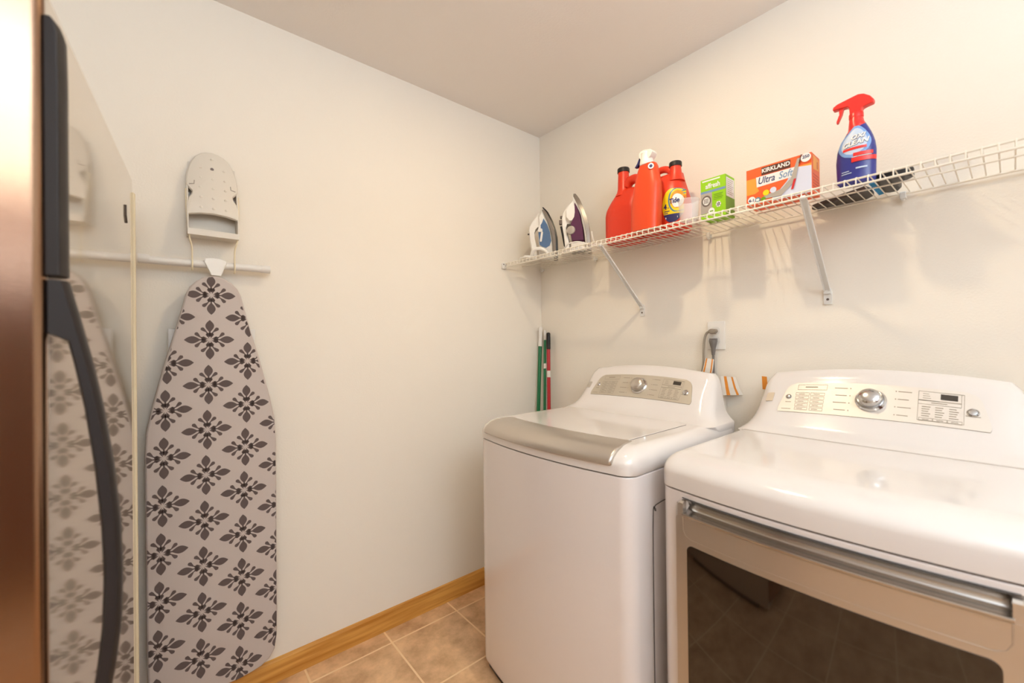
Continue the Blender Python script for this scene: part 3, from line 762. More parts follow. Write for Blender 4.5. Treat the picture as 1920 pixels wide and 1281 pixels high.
puff = iron(I1, 0.0, [(0.0, 1.948), (-0.025, 1.914), (-0.047, 1.868), (-0.063, 1.822), (-0.073, 1.771), (-0.074, ZS)],
            [(0.006, 1.946), (-0.016, 1.914), (-0.038, 1.868), (-0.054, 1.822), (-0.062, 1.771), (-0.063, ZS)],
            [(0.013, 1.936), (-0.008, 1.895), (-0.030, 1.840), (-0.044, 1.786), (-0.051, ZS)], None, None, ('black', 'sole'), 0.052, 1)
puff([(0.012, 1.928), (0.038, 1.900), (0.058, 1.875), (0.074, 1.848), (0.078, 1.825), (0.075, 1.79), (0.070, 1.755), (0.062, 1.71), (0.062, ZS), (0.034, ZS), (0.036, 1.73), (0.046, 1.775), (0.048, 1.812), (0.040, 1.832), (0.018, 1.852), (-0.004, 1.868), (-0.008, 1.895)], 0.022, 'handle', 'white', 'white moulded handle', 0.85)
puff([(0.010, 1.934), (0.026, 1.905), (0.024, 1.865), (0.026, 1.84), (0.030, 1.80), (0.026, 1.74), (0.024, ZS), (-0.056, ZS), (-0.050, 1.76), (-0.040, 1.81), (-0.020, 1.868)], 0.044, 'body', 'white', None, 0.78)
puff([(-0.001, 1.888), (0.007, 1.864), (0.023, 1.838), (0.029, 1.803), (0.024, 1.735), (0.006, 1.722), (-0.014, 1.716), (-0.034, 1.728), (-0.044, 1.755), (-0.037, 1.806), (-0.022, 1.850)], 0.0475, 'water_tank', 'blue', 'translucent blue water tank', 0.88)
b = MB()
b.prism(rrect(0.0055, 0.026, 0.005), lambda a, c_, o: (o, 0.010-a-c_*0.15, 1.782+c_), -0.052, -0.040); b.prism(rrect(0.0115, 0.009, 0.006), lambda a, c_, o: (o, 0.016-a, 1.815+c_), -0.053, -0.040)
b.prism(rrect(0.006, 0.010, 0.005), lambda a, c_, o: (o, 0.019-a, 1.832+c_), -0.051, -0.040)
I1.part(b, 'spray_button', MT['offwhite'], bev=0.002)
b = MB(); b.cyl((-0.018, 0.074, 1.805), 0.004, 0.008, (0, 1, 0), n=12); I1.part(b, 'indicator', MT['slot'])
b = MB()
b.tube(smoothpath([(-0.045, 0.062, ZS+0.008), (-0.062, 0.050, ZS+0.036), (-0.066, 0.020, ZS+0.043), (-0.066, -0.010, ZS+0.030), (-0.060, -0.024, ZS+0.010)], 6), 0.009, n=10)
for k, dz in ((1.0, 0.004), (0.8, 0.011)):
    b.tube(smoothpath([(-0.040, 0.055, ZS+dz), (-0.060*k, 0.095, ZS+dz), (-0.02, 0.125*k, ZS+dz), (0.03, 0.120*k, ZS+dz), (0.045, 0.085, ZS+dz), (0.02, 0.062, ZS+dz)], 6), 0.0033, n=8)
I1.part(b, 'power_cord', MT['white'])
I2 = Thing('clothes_iron', 'white and purple steam iron beside the red detergent jugs', 'iron', (-0.16, -0.40, ZS), 'steam irons on the wire shelf')
I2.o.rotation_euler = (0, 0, math.radians(36)); I2.l = (0, 0, ZS)
puff = iron(I2, 0.0, [(-0.010, 1.964), (-0.030, 1.931), (-0.047, 1.89), (-0.063, 1.841), (-0.076, 1.796), (-0.084, ZS)],
            [(0.000, 1.945), (-0.014, 1.914), (-0.037, 1.865), (-0.052, 1.811), (-0.062, 1.745), (-0.066, ZS)],
            [(0.004, 1.935), (-0.010, 1.905), (-0.032, 1.860), (-0.047, 1.806), (-0.056, 1.740), (-0.060, ZS)], None, None, ('sole', 'offwhite'), 0.054, -1)
puff([(0.001, 1.930), (0.027, 1.908), (0.050, 1.876), (0.057, 1.845), (0.056, 1.805), (0.048, 1.755), (0.040, ZS), (0.018, ZS), (0.026, 1.735), (0.038, 1.790), (0.031, 1.812), (0.014, 1.812), (-0.006, 1.826), (-0.014, 1.860), (-0.010, 1.905)], 0.026, 'handle', 'white', 'white moulded handle', 0.88)
puff([(-0.003, 1.926), (0.018, 1.905), (0.036, 1.875), (0.036, 1.835), (0.018, 1.812), (0.004, 1.812), (-0.010, 1.832), (-0.014, 1.860), (-0.013, 1.895)], 0.049, 'upper_shell', 'white', None, 0.8)
puff([(-0.008, 1.915), (-0.006, 1.870), (-0.002, 1.835), (0.012, 1.808), (0.013, 1.755), (0.006, 1.716), (-0.054, 1.716), (-0.047, 1.785), (-0.033, 1.855), (-0.020, 1.892)], 0.047, 'water_tank', 'purple', 'glossy purple water tank', 0.9)
puff([(0.012, 1.714), (0.014, ZS), (-0.062, ZS), (-0.056, 1.718)], 0.049, 'heel', 'white', None, 0.9)
b = MB(); b.prism([(0.066, 1.808), (0.055, 1.809), (0.038, 1.715), (0.049, 1.711)], lambda a, c_, o: (o, a, c_), -0.012, 0.012); I2.part(b, 'grip_pad', MT['handle_black'], bev=0.002)
b = MB(); b.box(-0.010, 0.010, 0.056, 0.071, 1.818, 1.840); b.box(-0.008, 0.008, 0.052, 0.066, 1.848, 1.860); I2.part(b, 'steam_button', MT['dgrey'], bev=0.002)
b = MB(); b.cyl((-0.034, 0.008, 1.776), 0, 0, (-1, 0.15, 0), n=24, prof=[(0.021, 0), (0.021, 0.012), (0.019, 0.017), (0.014, 0.019), (0.004, 0.020)]); I2.part(b, 'temperature_dial', MT['lgrey'])
b = MB(); b.tube(smoothpath([(-0.045, 0.045, ZS+0.010), (-0.070, 0.020, ZS+0.030), (-0.075, -0.020, ZS+0.036), (-0.070, -0.060, ZS+0.028), (-0.055, -0.105, ZS+0.016), (0.0, -0.130, ZS+0.006)], 6), 0.0033, n=8)
b.tube(smoothpath([(-0.050, -0.105, ZS+0.018), (-0.052, -0.094, ZS+0.045), (-0.046, -0.088, ZS+0.075), (-0.030, -0.086, ZS+0.090)], 6), 0.0036, n=8)
I2.part(b, 'power_cord', MT['white'])
b = MB()
for k in range(4): b.box(-0.030+k*0.018, -0.022+k*0.018, -0.055, 0.010, ZS-0.0005, ZS+0.0012)
I2.part(b, 'heel_pad', MT['black'], smooth=False)

# ------------------------------------------------------------------ detergent jugs
def jug(T, x0, d2, left, right, mname, flip):
    """left/right: [(z, y)] silhouettes"""
    zs = [ZS+(1.905-ZS)*k/22 for k in range(23)]; rings = []
    for z in zs:
        yl = interp(left, z)[0]; yr = interp(right, z)[0]; t = (z-ZS)/(1.905-ZS)
        dd = d2*(1 if t < 0.6 else 1-0.55*((t-0.6)/0.4)**1.6)
        if t < 0.04: dd -= 0.006*(1-t/0.04); yl -= 0.005*(1-t/0.04); yr += 0.005*(1-t/0.04)
        yc = (yl+yr)/2; hw_ = (yl-yr)/2; rg = []
        for k in range(32):
            a = 2*PI*k/32; c_, s_ = math.cos(a), math.sin(a); e = 0.62
            rg.append((x0+dd*math.copysign(abs(c_)**e, c_), yc+hw_*math.copysign(abs(s_)**e, s_), z))
        rings.append(rg)
    b = MB(); b.loft(rings); return T.part(b, 'body', MT[mname], ang=60)
A = Thing('detergent_jug', 'orange-red detergent jug with its black cap at left, beside the purple iron', 'detergent jug', (-0.125, -0.676, ZS), 'orange-red detergent jugs')
jug(A, -0.125, 0.062, [(1.675, -0.586), (1.80, -0.586), (1.825, -0.592), (1.86, -0.612), (1.885, -0.630), (1.905, -0.638)], [(1.675, -0.765), (1.80, -0.765), (1.86, -0.760), (1.885, -0.750), (1.905, -0.735)], 'jug', False)
b = MB(); b.cyl((-0.13, -0.667, 1.880), 0, 0, (0, 0, 1), prof=[(0.040, 0), (0.030, 0.018), (0.026, 0.035), (0.0235, 0.095), (0.0235, 0.112)]); A.part(b, 'neck', MT['jug'])
b = MB(); b.cyl((-0.13, -0.667, 1.988), 0, 0, (0, 0, 1), prof=[(0.0262, 0), (0.0262, 0.016), (0.0245, 0.019), (0.018, 0.019)]); A.part(b, 'cap', MT['handle_black'], label='black screw cap')
b = MB(); b.tube(smoothpath([(-0.13, -0.684, 1.920), (-0.13, -0.700, 1.940), (-0.13, -0.728, 1.944), (-0.13, -0.748, 1.925), (-0.13, -0.752, 1.885), (-0.13, -0.745, 1.86)], 6), [0.020]*31, n=14); A.part(b, 'handle', MT['jug'])
Bj = Thing('detergent_jug', 'orange-red detergent jug with round yellow printed label and cap at right', 'detergent jug', (-0.128, -0.87, ZS), 'orange-red detergent jugs')
BL = [(1.675, -0.778), (1.80, -0.778), (1.86, -0.790), (1.885, -0.808), (1.905, -0.84)]; BR_ = [(1.675, -0.962), (1.78, -0.962), (1.81, -0.957), (1.845, -0.948), (1.88, -0.940), (1.905, -0.937)]
jug(Bj, -0.128, 0.062, BL, BR_, 'jug', True)
b = MB(); b.cyl((-0.14, -0.916, 1.870), 0, 0, (0, 0, 1), prof=[(0.034, 0), (0.027, 0.018), (0.023, 0.035), (0.0210, 0.055), (0.0210, 0.064)]); Bj.part(b, 'neck', MT['jug'])
b = MB(); b.cyl((-0.14, -0.916, 1.930), 0, 0, (0, 0, 1), prof=[(0.0238, 0), (0.0238, 0.015), (0.022, 0.018), (0.016, 0.018)]); Bj.part(b, 'cap', MT['handle_black'], label='black screw cap')
b = MB(); b.tube(smoothpath([(-0.14, -0.905, 1.905), (-0.14, -0.885, 1.928), (-0.14, -0.855, 1.936), (-0.14, -0.826, 1.925), (-0.14, -0.812, 1.895), (-0.14, -0.815, 1.865)], 6), [0.0135]*31, n=14); Bj.part(b, 'handle', MT['jug'])
# printed label on the front of the jug
def jx(y, z, o):
    yl = interp(BL, z)[0]; yr = interp(BR_, z)[0]; yc = (yl+yr)/2; hw_ = (yl-yr)/2; t = (z-ZS)/(1.905-ZS)
    dd = 0.062*(1 if t < 0.6 else 1-0.55*((t-0.6)/0.4)**1.6); s_ = min(0.999, abs(y-yc)/hw_)
    s_ = s_**(1/0.62); return -0.128-dd*(math.sqrt(max(0, 1-s_*s_)))**0.62-o
def jpt(a, c_, o=0.0012): # a to the right (towards -y)
    y = max(-0.9590, -0.921-a*1.06); z = 1.772+c_*1.06; return (jx(y, z, o), y, z)
def grid_fill(mb, inside, x0, x1, y0, y1, fn, mi, n=26):
    """fills a shape given by per-row spans"""
    rows = []
    for i in range(n+1):
        c_ = y0+(y1-y0)*i/n; sp = inside(c_)
        if sp is None: rows.append(None); continue
        rows.append([fn(sp[0]+(sp[1]-sp[0])*j/10, c_) for j in range(11)])
    for r0, r1 in zip(rows, rows[1:]):
        if r0 and r1: mb.add(r0+r1, [(j, j+1, 12+j, 11+j) for j in range(10)], mi)
def ell_span(cx, cy, ax, ay, lo=-9, hi=9):
    def f(c_):
        t = (c_-cy)/ay
        if abs(t) > 1: return None
        w_ = ax*math.sqrt(1-t*t); a, e = max(cx-w_, lo), min(cx+w_, hi)
        return (a, e) if e > a else (a, a)
    return f
lb_ = MB()
grid_fill(lb_, ell_span(0.004, -0.004, 0.036, 0.064), 0, 0, -0.064, 0.058, lambda a, c_: jpt(a, c_, 0.0010), 0, 30)
grid_fill(lb_, ell_span(0.004, -0.004, 0.036, 0.064), 0, 0, -0.066, -0.036, lambda a, c_: jpt(a, c_, 0.0014), 1, 10)
grid_fill(lb_, ell_span(0.020, 0.014, 0.030, 0.046, hi=0.0355), 0, 0, -0.030, 0.058, lambda a, c_: jpt(a, c_, 0.0014), 2, 26)
grid_fill(lb_, ell_span(0.022, 0.014, 0.026, 0.042, hi=0.036), 0, 0, -0.028, 0.055, lambda a, c_: jpt(a, c_, 0.0018), 0, 26)
grid_fill(lb_, ell_span(0.020, 0.016, 0.019, 0.034, hi=0.0365), 0, 0, -0.018, 0.050, lambda a, c_: jpt(a, c_, 0.0022), 3, 26)
grid_fill(lb_, ell_span(0.020, 0.010, 0.016, 0.026, hi=0.037), 0, 0, -0.016, 0.036, lambda a, c_: jpt(a, c_, 0.0026), 4, 26)
put_text(lb_, 'Tide', 0.0255, lambda a, c_: jpt(0.0120+a*0.86, 0.010+c_+a*0.1, 0.0034), 5, bold=0.0010, xs=0.8)
put_text(lb_, '4', 0.026, lambda a, c_: jpt(-0.020+a, -0.008+c_, 0.0022), 1, bold=0.0010, xs=0.85)
put_text(lb_, 'x', 0.009, lambda a, c_: jpt(-0.009+a, -0.012+c_, 0.0022), 1, bold=0.0003)
for z_, w_ in ((-0.026, 0.020), (-0.033, 0.014)):
    lb_.add([jpt(-0.024, z_, 0.0022), jpt(-0.024+w_, z_, 0.0022), jpt(-0.024+w_, z_+0.003, 0.0022), jpt(-0.024, z_+0.003, 0.0022)], [(0, 1, 2, 3)], 1)
lb_.add([jpt(-0.020, -0.052, 0.002), jpt(0.022, -0.052, 0.002), jpt(0.022, -0.046, 0.002), jpt(-0.020, -0.046, 0.002)], [(0, 1, 2, 3)], 4)
Bj.part(lb_, 'label', [MT['yellow'], MT['navy'], MT['teal'], MT['gold'], MT['lwhite'], MT['navy']], label='yellow oval printed label', smooth=False)
# spray bottle between the jugs
Cb = Thing('spray_bottle', 'orange-red tapered bottle with white spray head, in front of the two jugs', 'spray bottle', (-0.238, -0.845, ZS))
CL = [(1.675, -0.784), (1.78, -0.786), (1.84, -0.796), (1.89, -0.809), (1.925, -0.819), (1.932, -0.824)]; CR = [(1.675, -0.902), (1.80, -0.907), (1.85, -0.908), (1.87, -0.904), (1.90, -0.898), (1.925, -0.894), (1.932, -0.889)]
rings = []
for k in range(24):
    z = ZS+(1.932-ZS)*k/23; yl = interp(CL, z)[0]; yr = interp(CR, z)[0]; yc = (yl+yr)/2; hw_ = (yl-yr)/2; t = k/23
    dd = 0.037*(1-0.35*t**2); e = 0.7
    if t > 0.95: dd *= 0.92
    rings.append([(-0.238+dd*math.copysign(abs(math.cos(2*PI*j/32))**e, math.cos(2*PI*j/32)), yc+hw_*math.copysign(abs(math.sin(2*PI*j/32))**e, math.sin(2*PI*j/32)), z) for j in range(32)])
b = MB(); b.loft(rings); Cb.part(b, 'body', MT['jug2'], ang=60)
b = MB(); b.cyl((-0.238, -0.850, 1.930), 0, 0, (0, 0, 1), prof=[(0.026, 0), (0.027, 0.010), (0.024, 0.026), (0.022, 0.040), (0.024, 0.048), (0.018, 0.054)])
b.prism([(-0.824, 1.968), (-0.826, 1.984), (-0.846, 1.990), (-0.876, 1.984), (-0.886, 1.972), (-0.878, 1.958), (-0.868, 1.950), (-0.835, 1.952)], lambda a, c_, o: (o, a, c_), -0.256, -0.220)
hd = Cb.part(b, 'spray_head', MT['white'], bev=0.003, label='white spray head')
b = MB(); b.prism([(-0.822, 1.970), (-0.812, 1.950), (-0.800, 1.936), (-0.812, 1.936), (-0.824, 1.950)], lambda a, c_, o: (o, a, c_), -0.246, -0.230); Cb.part(b, 'trigger', MT['navy'], hd, bev=0.001, label='dark blue trigger')
b = MB(); b.cyl((-0.2640, -0.884, 1.912), 0.011, 0.0012, (-1, -0.5, 0), n=20); b.cyl((-0.2653, -0.8846, 1.912), 0.006, 0.0006, (-1, -0.5, 0), n=16, mi=1); Cb.part(b, 'round_sticker', [MT['lwhite'], MT['navy']])
# clear measuring cup
cu = Thing('measuring_cup', 'clear plastic measuring cup between the yellow label and the green box', 'measuring cup', (-0.232, -1.015, ZS))
b = MB(); b.cyl((-0.232, -1.015, ZS), 0, 0, (0, 0, 1), n=28, prof=[(0.031, 0), (0.033, 0.035), (0.036, 0.070), (0.0375, 0.073), (0.0375, 0.076), (0.0350, 0.076), (0.031, 0.034), (0.029, 0.003)])
cu.part(b, 'cup_wall', MT['clear'])

# ------------------------------------------------------------------ cartons
def carton(T, x0, x1, y0, y1, z0, z1, mats, name='carton'):
    b = MB(); b.box(x0, x1, y0, y1, z0, z1); return T.part(b, name, mats, smooth=False)
G = Thing('cleaner_carton', 'small lime green washer cleaner carton standing on the wire shelf', 'carton', (-0.175, -1.093, ZS))
gx0, gy0, gy1, gz1 = -0.212, -1.136, -1.050, 1.816
carton(G, gx0, -0.140, gy0, gy1, ZS, gz1, MT['lime'])
GW = gy1-gy0
def gp(a, c_, o=0.0006): return (gx0-o, gy1-a, ZS+c_)   # a from the left, c up
b = MB()
def R4(mb, fn, a0, a1, c0, c1, mi, o=0.0006): mb.add([fn(a0, c0, o), fn(a1, c0, o), fn(a1, c1, o), fn(a0, c1, o)], [(0, 1, 2, 3)], mi)
R4(b, gp, 0, GW, 0.090, 0.098, 1); R4(b, gp, 0.006, 0.068, 0.131, 0.136, 0)
R4(b, gp, 0, 0.040, 0.018, 0.090, 3); b.add([gp(0.020+0.017*math.cos(t), 0.062+0.020*math.sin(t), 0.0010) for t in [2*PI*k/24 for k in range(24)]], [tuple(range(24))], 4)
b.add([gp(0.020+0.012*math.cos(t), 0.062+0.014*math.sin(t), 0.0013) for t in [2*PI*k/24 for k in range(24)]], [tuple(range(24))], 0)
for k in range(5): R4(b, gp, 0.012+k*0.0035, 0.014+k*0.0035, 0.053, 0.071, 4, 0.0016)
put_text(b, 'affresh', 0.024, lambda a, c_: gp(0.043+a*0.93, 0.113+c_, 0.0012), 0, bold=0.0006, xs=0.85)
for k in range(4): R4(b, gp, 0.046, 0.078-0.004*(k % 2), 0.078-k*0.006, 0.080-k*0.006, 5, 0.001)
for k in range(6):
    ang_ = k*PI/3; cx, cy = 0.062+0.005*math.cos(ang_), 0.042+0.006*math.sin(ang_)
    b.add([gp(cx+0.004*math.cos(t), cy+0.005*math.sin(t), 0.0012) for t in [2*PI*j/12 for j in range(12)]], [tuple(range(12))], 0)
b.add([gp(0.038+0.011*math.cos(t), 0.022+0.013*math.sin(t), 0.0015) for t in [2*PI*k/20 for k in range(20)]], [tuple(range(20))], 0)
R4(b, gp, 0.032, 0.044, 0.021, 0.025, 5, 0.0018)
G.part(b, 'front_print', [MT['lwhite'], MT['steelblue'], MT['lime'], MT['lgrey'], MT['dgrey'], MT['dlime']], smooth=False)
b = MB()
def gs(a, c_, o): return (gx0+a, gy0-o, ZS+c_)
R4(b, gs, 0.004, 0.068, 0.066, 0.132, 0)
for k in range(8): R4(b, gs, 0.010, 0.060-0.006*(k % 3), 0.124-k*0.007, 0.126-k*0.007, 1, 0.0010)
R4(b, gs, 0.0, 0.072, 0.0, 0.066, 2)
G.part(b, 'side_print', [MT['lwhite'], MT['lgrey'], MT['dlime']], smooth=False)

K = Thing('dryer_sheet_carton', 'wide orange and white dryer sheet carton on the wire shelf', 'carton', (-0.2, -1.303, ZS))
kx0, ky0, ky1, kz1 = -0.238, -1.391, -1.213, 1.792; KW = ky1-ky0; KH = kz1-ZS
carton(K, kx0, -0.158, ky0, ky1, ZS, kz1, MT['orange'])
def kp(a, c_, o=0.0006): return (kx0-o, ky1-a, ZS+c_)
b = MB()
R4(b, kp, 0.0, 0.030, 0.035, 0.085, 1, 0.0005); R4(b, kp, 0.030, KW, 0.035, 0.085, 2, 0.0005)
b.add([kp(q0, q1, 0.0009) for q0, q1 in ((0.055, 0.0), (KW, 0.0), (KW, 0.078), (0.130, 0.085), (0.110, 0.055))], [(0, 1, 2, 3, 4)], 3)
b.add([kp(q0, q1, 0.0012) for q0, q1 in ((0.0, 0.0), (0.075, 0.0), (0.075, 0.052), (0.045, 0.045), (0.0, 0.022))], [(0, 1, 2, 3, 4)], 0)
b.add([kp(q0, q1, 0.0014) for q0, q1 in ((0.026, KH), (0.030, 0.060), (0.040, 0.035), (0.085, 0.018), (0.115, 0.050), (0.150, KH))], [tuple(range(6))], 0)
R4(b, kp, 0.045, 0.125, 0.088, 0.112, 4, 0.0018)
put_text(b, 'KIRKLAND', 0.0175, lambda a, c_: kp(0.085+a, 0.101+c_, 0.0023), 5, bold=0.0005, xs=0.92)
b.add([kp(0.031, 0.054, .0018), kp(0.128, 0.058, .0018), kp(0.142, 0.086, .0018), kp(0.029, 0.086, .0018)], [(0, 1, 2, 3)], 5)
put_text(b, 'Ultra', 0.030, lambda a, c_: kp(0.058+a, 0.0715+c_, 0.0024), 6, bold=0.0003, shear=0.25, xs=0.78)
put_text(b, 'Soft', 0.030, lambda a, c_: kp(0.111+a, 0.0715+c_, 0.0024), 7, bold=0.0003, shear=0.25, xs=0.78)
# measuring-tray shape in grey and the dark cut line
b.add([kp(0.050, 0.012, .0027), kp(0.100, 0.010, .0027), kp(0.138, 0.045, .0027), kp(0.150, 0.108, .0027), kp(0.143, 0.108, .0027), kp(0.126, 0.055, .0027), kp(0.100, 0.030, .0027), kp(0.052, 0.022, .0027)], [tuple(range(8))], 8)
b.add([kp(0.146, 0.092, .0030), kp(0.149, 0.092, .0030), kp(0.156, KH, .0030), kp(0.152, KH, .0030)], [(0, 1, 2, 3)], 4)
b.add([kp(0.126, 0.020, .0030), kp(0.132, 0.020, .0030), kp(0.140, 0.050, .0030), kp(0.133, 0.050, .0030)], [(0, 1, 2, 3)], 9)
for cx, cy, r, mi in ((0.058, 0.030, 0.009, 10), (0.078, 0.033, 0.009, 3), (0.165, 0.104, 0.013, 5), (0.016, 0.017, 0.011, 5), (0.034, 0.014, 0.008, 11), (0.050, 0.012, 0.007, 12)):
    b.add([kp(cx+r*math.cos(t), cy+r*math.sin(t), 0.0033) for t in [2*PI*k/20 for k in range(20)]], [tuple(range(20))], mi)
put_text(b, '250', 0.012, lambda a, c_: kp(0.165+a, 0.106+c_, 0.0038), 6, bold=0.0003)
put_text(b, '4-1', 0.013, lambda a, c_: kp(0.016+a, 0.015+c_, 0.0038), 6, bold=0.0004)
R4(b, kp, 0.029, 0.038, 0.010, 0.017, 5, 0.0036)
K.part(b, 'front_print', [MT['orange'], MT['amber'], MT['amber'], MT['lavender'], MT['brown'], MT['lwhite'], MT['navy'], MT['steelblue'], MT['lgrey'], MT['crimson'], MT['yellow'], MT['teal'], MT['dlime']], smooth=False)
b = MB()
def ks(a, c_, o): return (kx0+a, ky0-o, ZS+c_)
b.add([ks(0.012, 0.070, .0006), ks(0.070, 0.075, .0006), ks(0.070, 0.108, .0006), ks(0.012, 0.112, .0006)], [(0, 1, 2, 3)], 0)
for k in range(6): R4(b, ks, 0.010, 0.066, 0.010+k*0.009, 0.0125+k*0.009, 1, 0.0008)
R4(b, ks, 0.050, 0.056, 0.078, 0.100, 2, 0.001)
K.part(b, 'side_print', [MT['amber'], MT['crimson'], MT['crimson']], smooth=False)

# ------------------------------------------------------------------ stain remover spray bottle
X = Thing('stain_remover_bottle', 'blue spray bottle with red trigger head at the right of the shelf', 'spray bottle', (-0.20, -1.487, ZS))
XL_ = [(1.675, -1.443), (1.745, -1.441), (1.776, -1.444), (1.800, -1.452), (1.818, -1.464), (1.828, -1.470), (1.845, -1.4715), (1.866, -1.4735)]
XR_ = [(1.675, -1.529), (1.764, -1.531), (1.785, -1.5285), (1.800, -1.525), (1.817, -1.5195), (1.835, -1.512), (1.850, -1.5050), (1.866, -1.5025)]
def xsec(z):
    yl = interp(XL_, z)[0]; yr = interp(XR_, z)[0]; t = (z-ZS)/(1.866-ZS)
    return (yl+yr)/2, (yl-yr)/2, 0.027*(1 if t < 0.5 else 1-0.42*((t-0.5)/0.5)**1.3)
rings = []
for k in range(34):
    z = ZS+(1.866-ZS)*k/33; yc, hw_, dd = xsec(z)
    if k == 0: hw_ -= 0.004; dd -= 0.004
    rings.append([(-0.20+dd*math.cos(2*PI*j/36), yc+hw_*math.sin(2*PI*j/36), z) for j in range(36)])
b = MB(); b.loft(rings[:30], 0); b.loft(rings[29:], 1, cap0=False)
n_lo = 29
X.part(b, 'body', [MT['bottle_blue'], MT['sred']], ang=60)
def xpt(a, z, o=0.0008):
    yc, hw_, dd = xsec(z); s_ = max(-0.985, min(0.985, a/hw_)); return (-0.20-(dd+o)*math.sqrt(1-s_*s_)-o*0.3, yc-s_*(hw_+o), z)
b = MB()
def band(f0, f1, z0, z1, mi, o, n=16):
    rows = []
    for i in range(n+1):
        z = z0+(z1-z0)*i/n; yc, hw_, dd = xsec(z); a0, a1 = f0(z)*hw_, f1(z)*hw_
        rows.append([xpt(a0+(a1-a0)*j/14, z, o) for j in range(15)])
    for r0, r1 in zip(rows, rows[1:]): b.add(r0+r1, [(j, j+1, 16+j, 15+j) for j in range(14)], mi)
# red shoulder running down the left, pale-blue glow, words
band(lambda z: -0.985, lambda z: -0.95+1.9*max(0, min(1, (z-1.818)/0.020)), 1.816, 1.858, 0, 0.0005)
ez = 1.790
def gl(cx, ax, ay, s_): return lambda z: max(-0.98, min(0.98, cx+s_*ax*math.sqrt(max(0, 1-((z-ez)/ay)**2))))
band(gl(-0.02, 0.86, 0.044, -1), gl(-0.02, 0.86, 0.044, 1), ez-0.0435, ez+0.0425, 1, 0.0009)
band(gl(-0.02, 0.68, 0.036, -1), gl(-0.02, 0.68, 0.036, 1), ez-0.0355, ez+0.0355, 2, 0.0013)
def tx(cx, cz, k_=0.35): return lambda a, c_: xpt(cx+a, cz+c_+a*0.12, 0.0026)
def tx2(cx, cz): return lambda a, c_: xpt(cx+a+0.0004, cz+c_+a*0.12-0.0004, 0.0016)
for s_, sz, cx, cz in (('OXI', 0.0165, 0.006, 1.8010), ('CLEAN', 0.0180, 0.002, 1.7845)):
    put_text(b, s_, sz, tx2(cx, cz), 4, bold=0.0012, shear=0.15, xs=0.92); put_text(b, s_, sz, tx(cx, cz), 3, bold=0.0007, shear=0.15, xs=0.92)
band(lambda z: -0.55, lambda z: 0.60, 1.7665, 1.7735, 5, 0.0018, 2)
band(lambda z: -0.02, lambda z: 0.86, 1.7475, 1.757, 5, 0.0018, 3); band(lambda z: -0.10, lambda z: 0.98, 1.732, 1.744, 5, 0.0018, 3); band(lambda z: -0.08, lambda z: 0.80, 1.745, 1.7465, 3, 0.0020, 2)
band(lambda z: -0.60, lambda z: -0.22, 1.709, 1.711, 2, 0.0018, 2); band(lambda z: -0.62, lambda z: -0.1, 1.703, 1.705, 2, 0.0018, 2); band(lambda z: 0.10, lambda z: 0.62, 1.712, 1.716, 2, 0.0018, 2)
X.part(b, 'label', [MT['sred'], MT['skyblue'], MT['paleblue'], MT['lwhite'], MT['navy'], MT['sred']], smooth=False, label='blue and red printed label')
b = MB()
b.cyl((-0.20, -1.488, 1.860), 0, 0, (0, 0, 1), prof=[(0.0165, 0), (0.0165, 0.014), (0.0145, 0.018)])
hpoly = [(-1.436, 1.902), (-1.437, 1.911), (-1.447, 1.9165), (-1.474, 1.9215), (-1.494, 1.925), (-1.506, 1.9215), (-1.520, 1.9095), (-1.528, 1.896), (-1.527, 1.888), (-1.512, 1.886), (-1.504, 1.884), (-1.501, 1.874), (-1.475, 1.874), (-1.474, 1.893), (-1.470, 1.899)]
b.prism(hpoly, lambda a, c_, o: (o, a, c_), -0.2105, -0.1895)
hd = X.part(b, 'spray_head', MT['sred'], bev=0.003, label='red spray head')
b = MB(); b.prism([(-1.462, 1.903), (-1.450, 1.903), (-1.4505, 1.886), (-1.444, 1.868), (-1.444, 1.862), (-1.448, 1.864), (-1.457, 1.884)], lambda a, c_, o: (o, a, c_), -0.206, -0.194); X.part(b, 'trigger', MT['sred'], hd, bev=0.0015)

# ------------------------------------------------------------------ dark flat pieces on the shelf
sc_ = Thing('dustpan', 'dark grey tapered flat piece lying on the shelf under the blue spray bottle', 'dustpan', (-0.06, -1.42, ZS))
b = MB(); pz = ZS+0.001
out = [(-0.012, -1.338), (-0.030, -1.336), (-0.050, -1.365), (-0.080, -1.42), (-0.105, -1.47), (-0.118, -1.492), (-0.080, -1.499), (-0.035, -1.498), (-0.012, -1.480), (-0.008, -1.40)]
b.prism(out, lambda a, c_, o: (a, c_, pz+o), 0, 0.016); sc_.part(b, 'pan', MT['dark'], bev=0.004)
br = Thing('scrub_brush', 'black scrub brush with blue bristles lying beside the blue spray bottle', 'brush', (-0.09, -1.55, ZS))
b = MB(); out = [(-0.170, -1.522), (-0.150, -1.517), (-0.090, -1.519), (-0.035, -1.520), (-0.022, -1.530), (-0.022, -1.552), (-0.050, -1.562), (-0.090, -1.562), (-0.110, -1.575), (-0.135, -1.598), (-0.160, -1.600), (-0.176, -1.588), (-0.180, -1.550)]
b.prism(out, lambda a, c_, o: (a, c_, pz+o), 0.002, 0.026); br.part(b, 'handle', MT['black'], bev=0.006, seg=3)
b = MB()
for i in range(9):
    for j in range(3):
        x = -0.166+i*0.0165; b.tube([(x, -1.522, pz+0.006+j*0.007), (x-0.001, -1.508, pz+0.005+j*0.008)], [0.005, 0.0062], n=6)
br.part(b, 'bristles', MT['bristle'], label='blue bristle tufts')

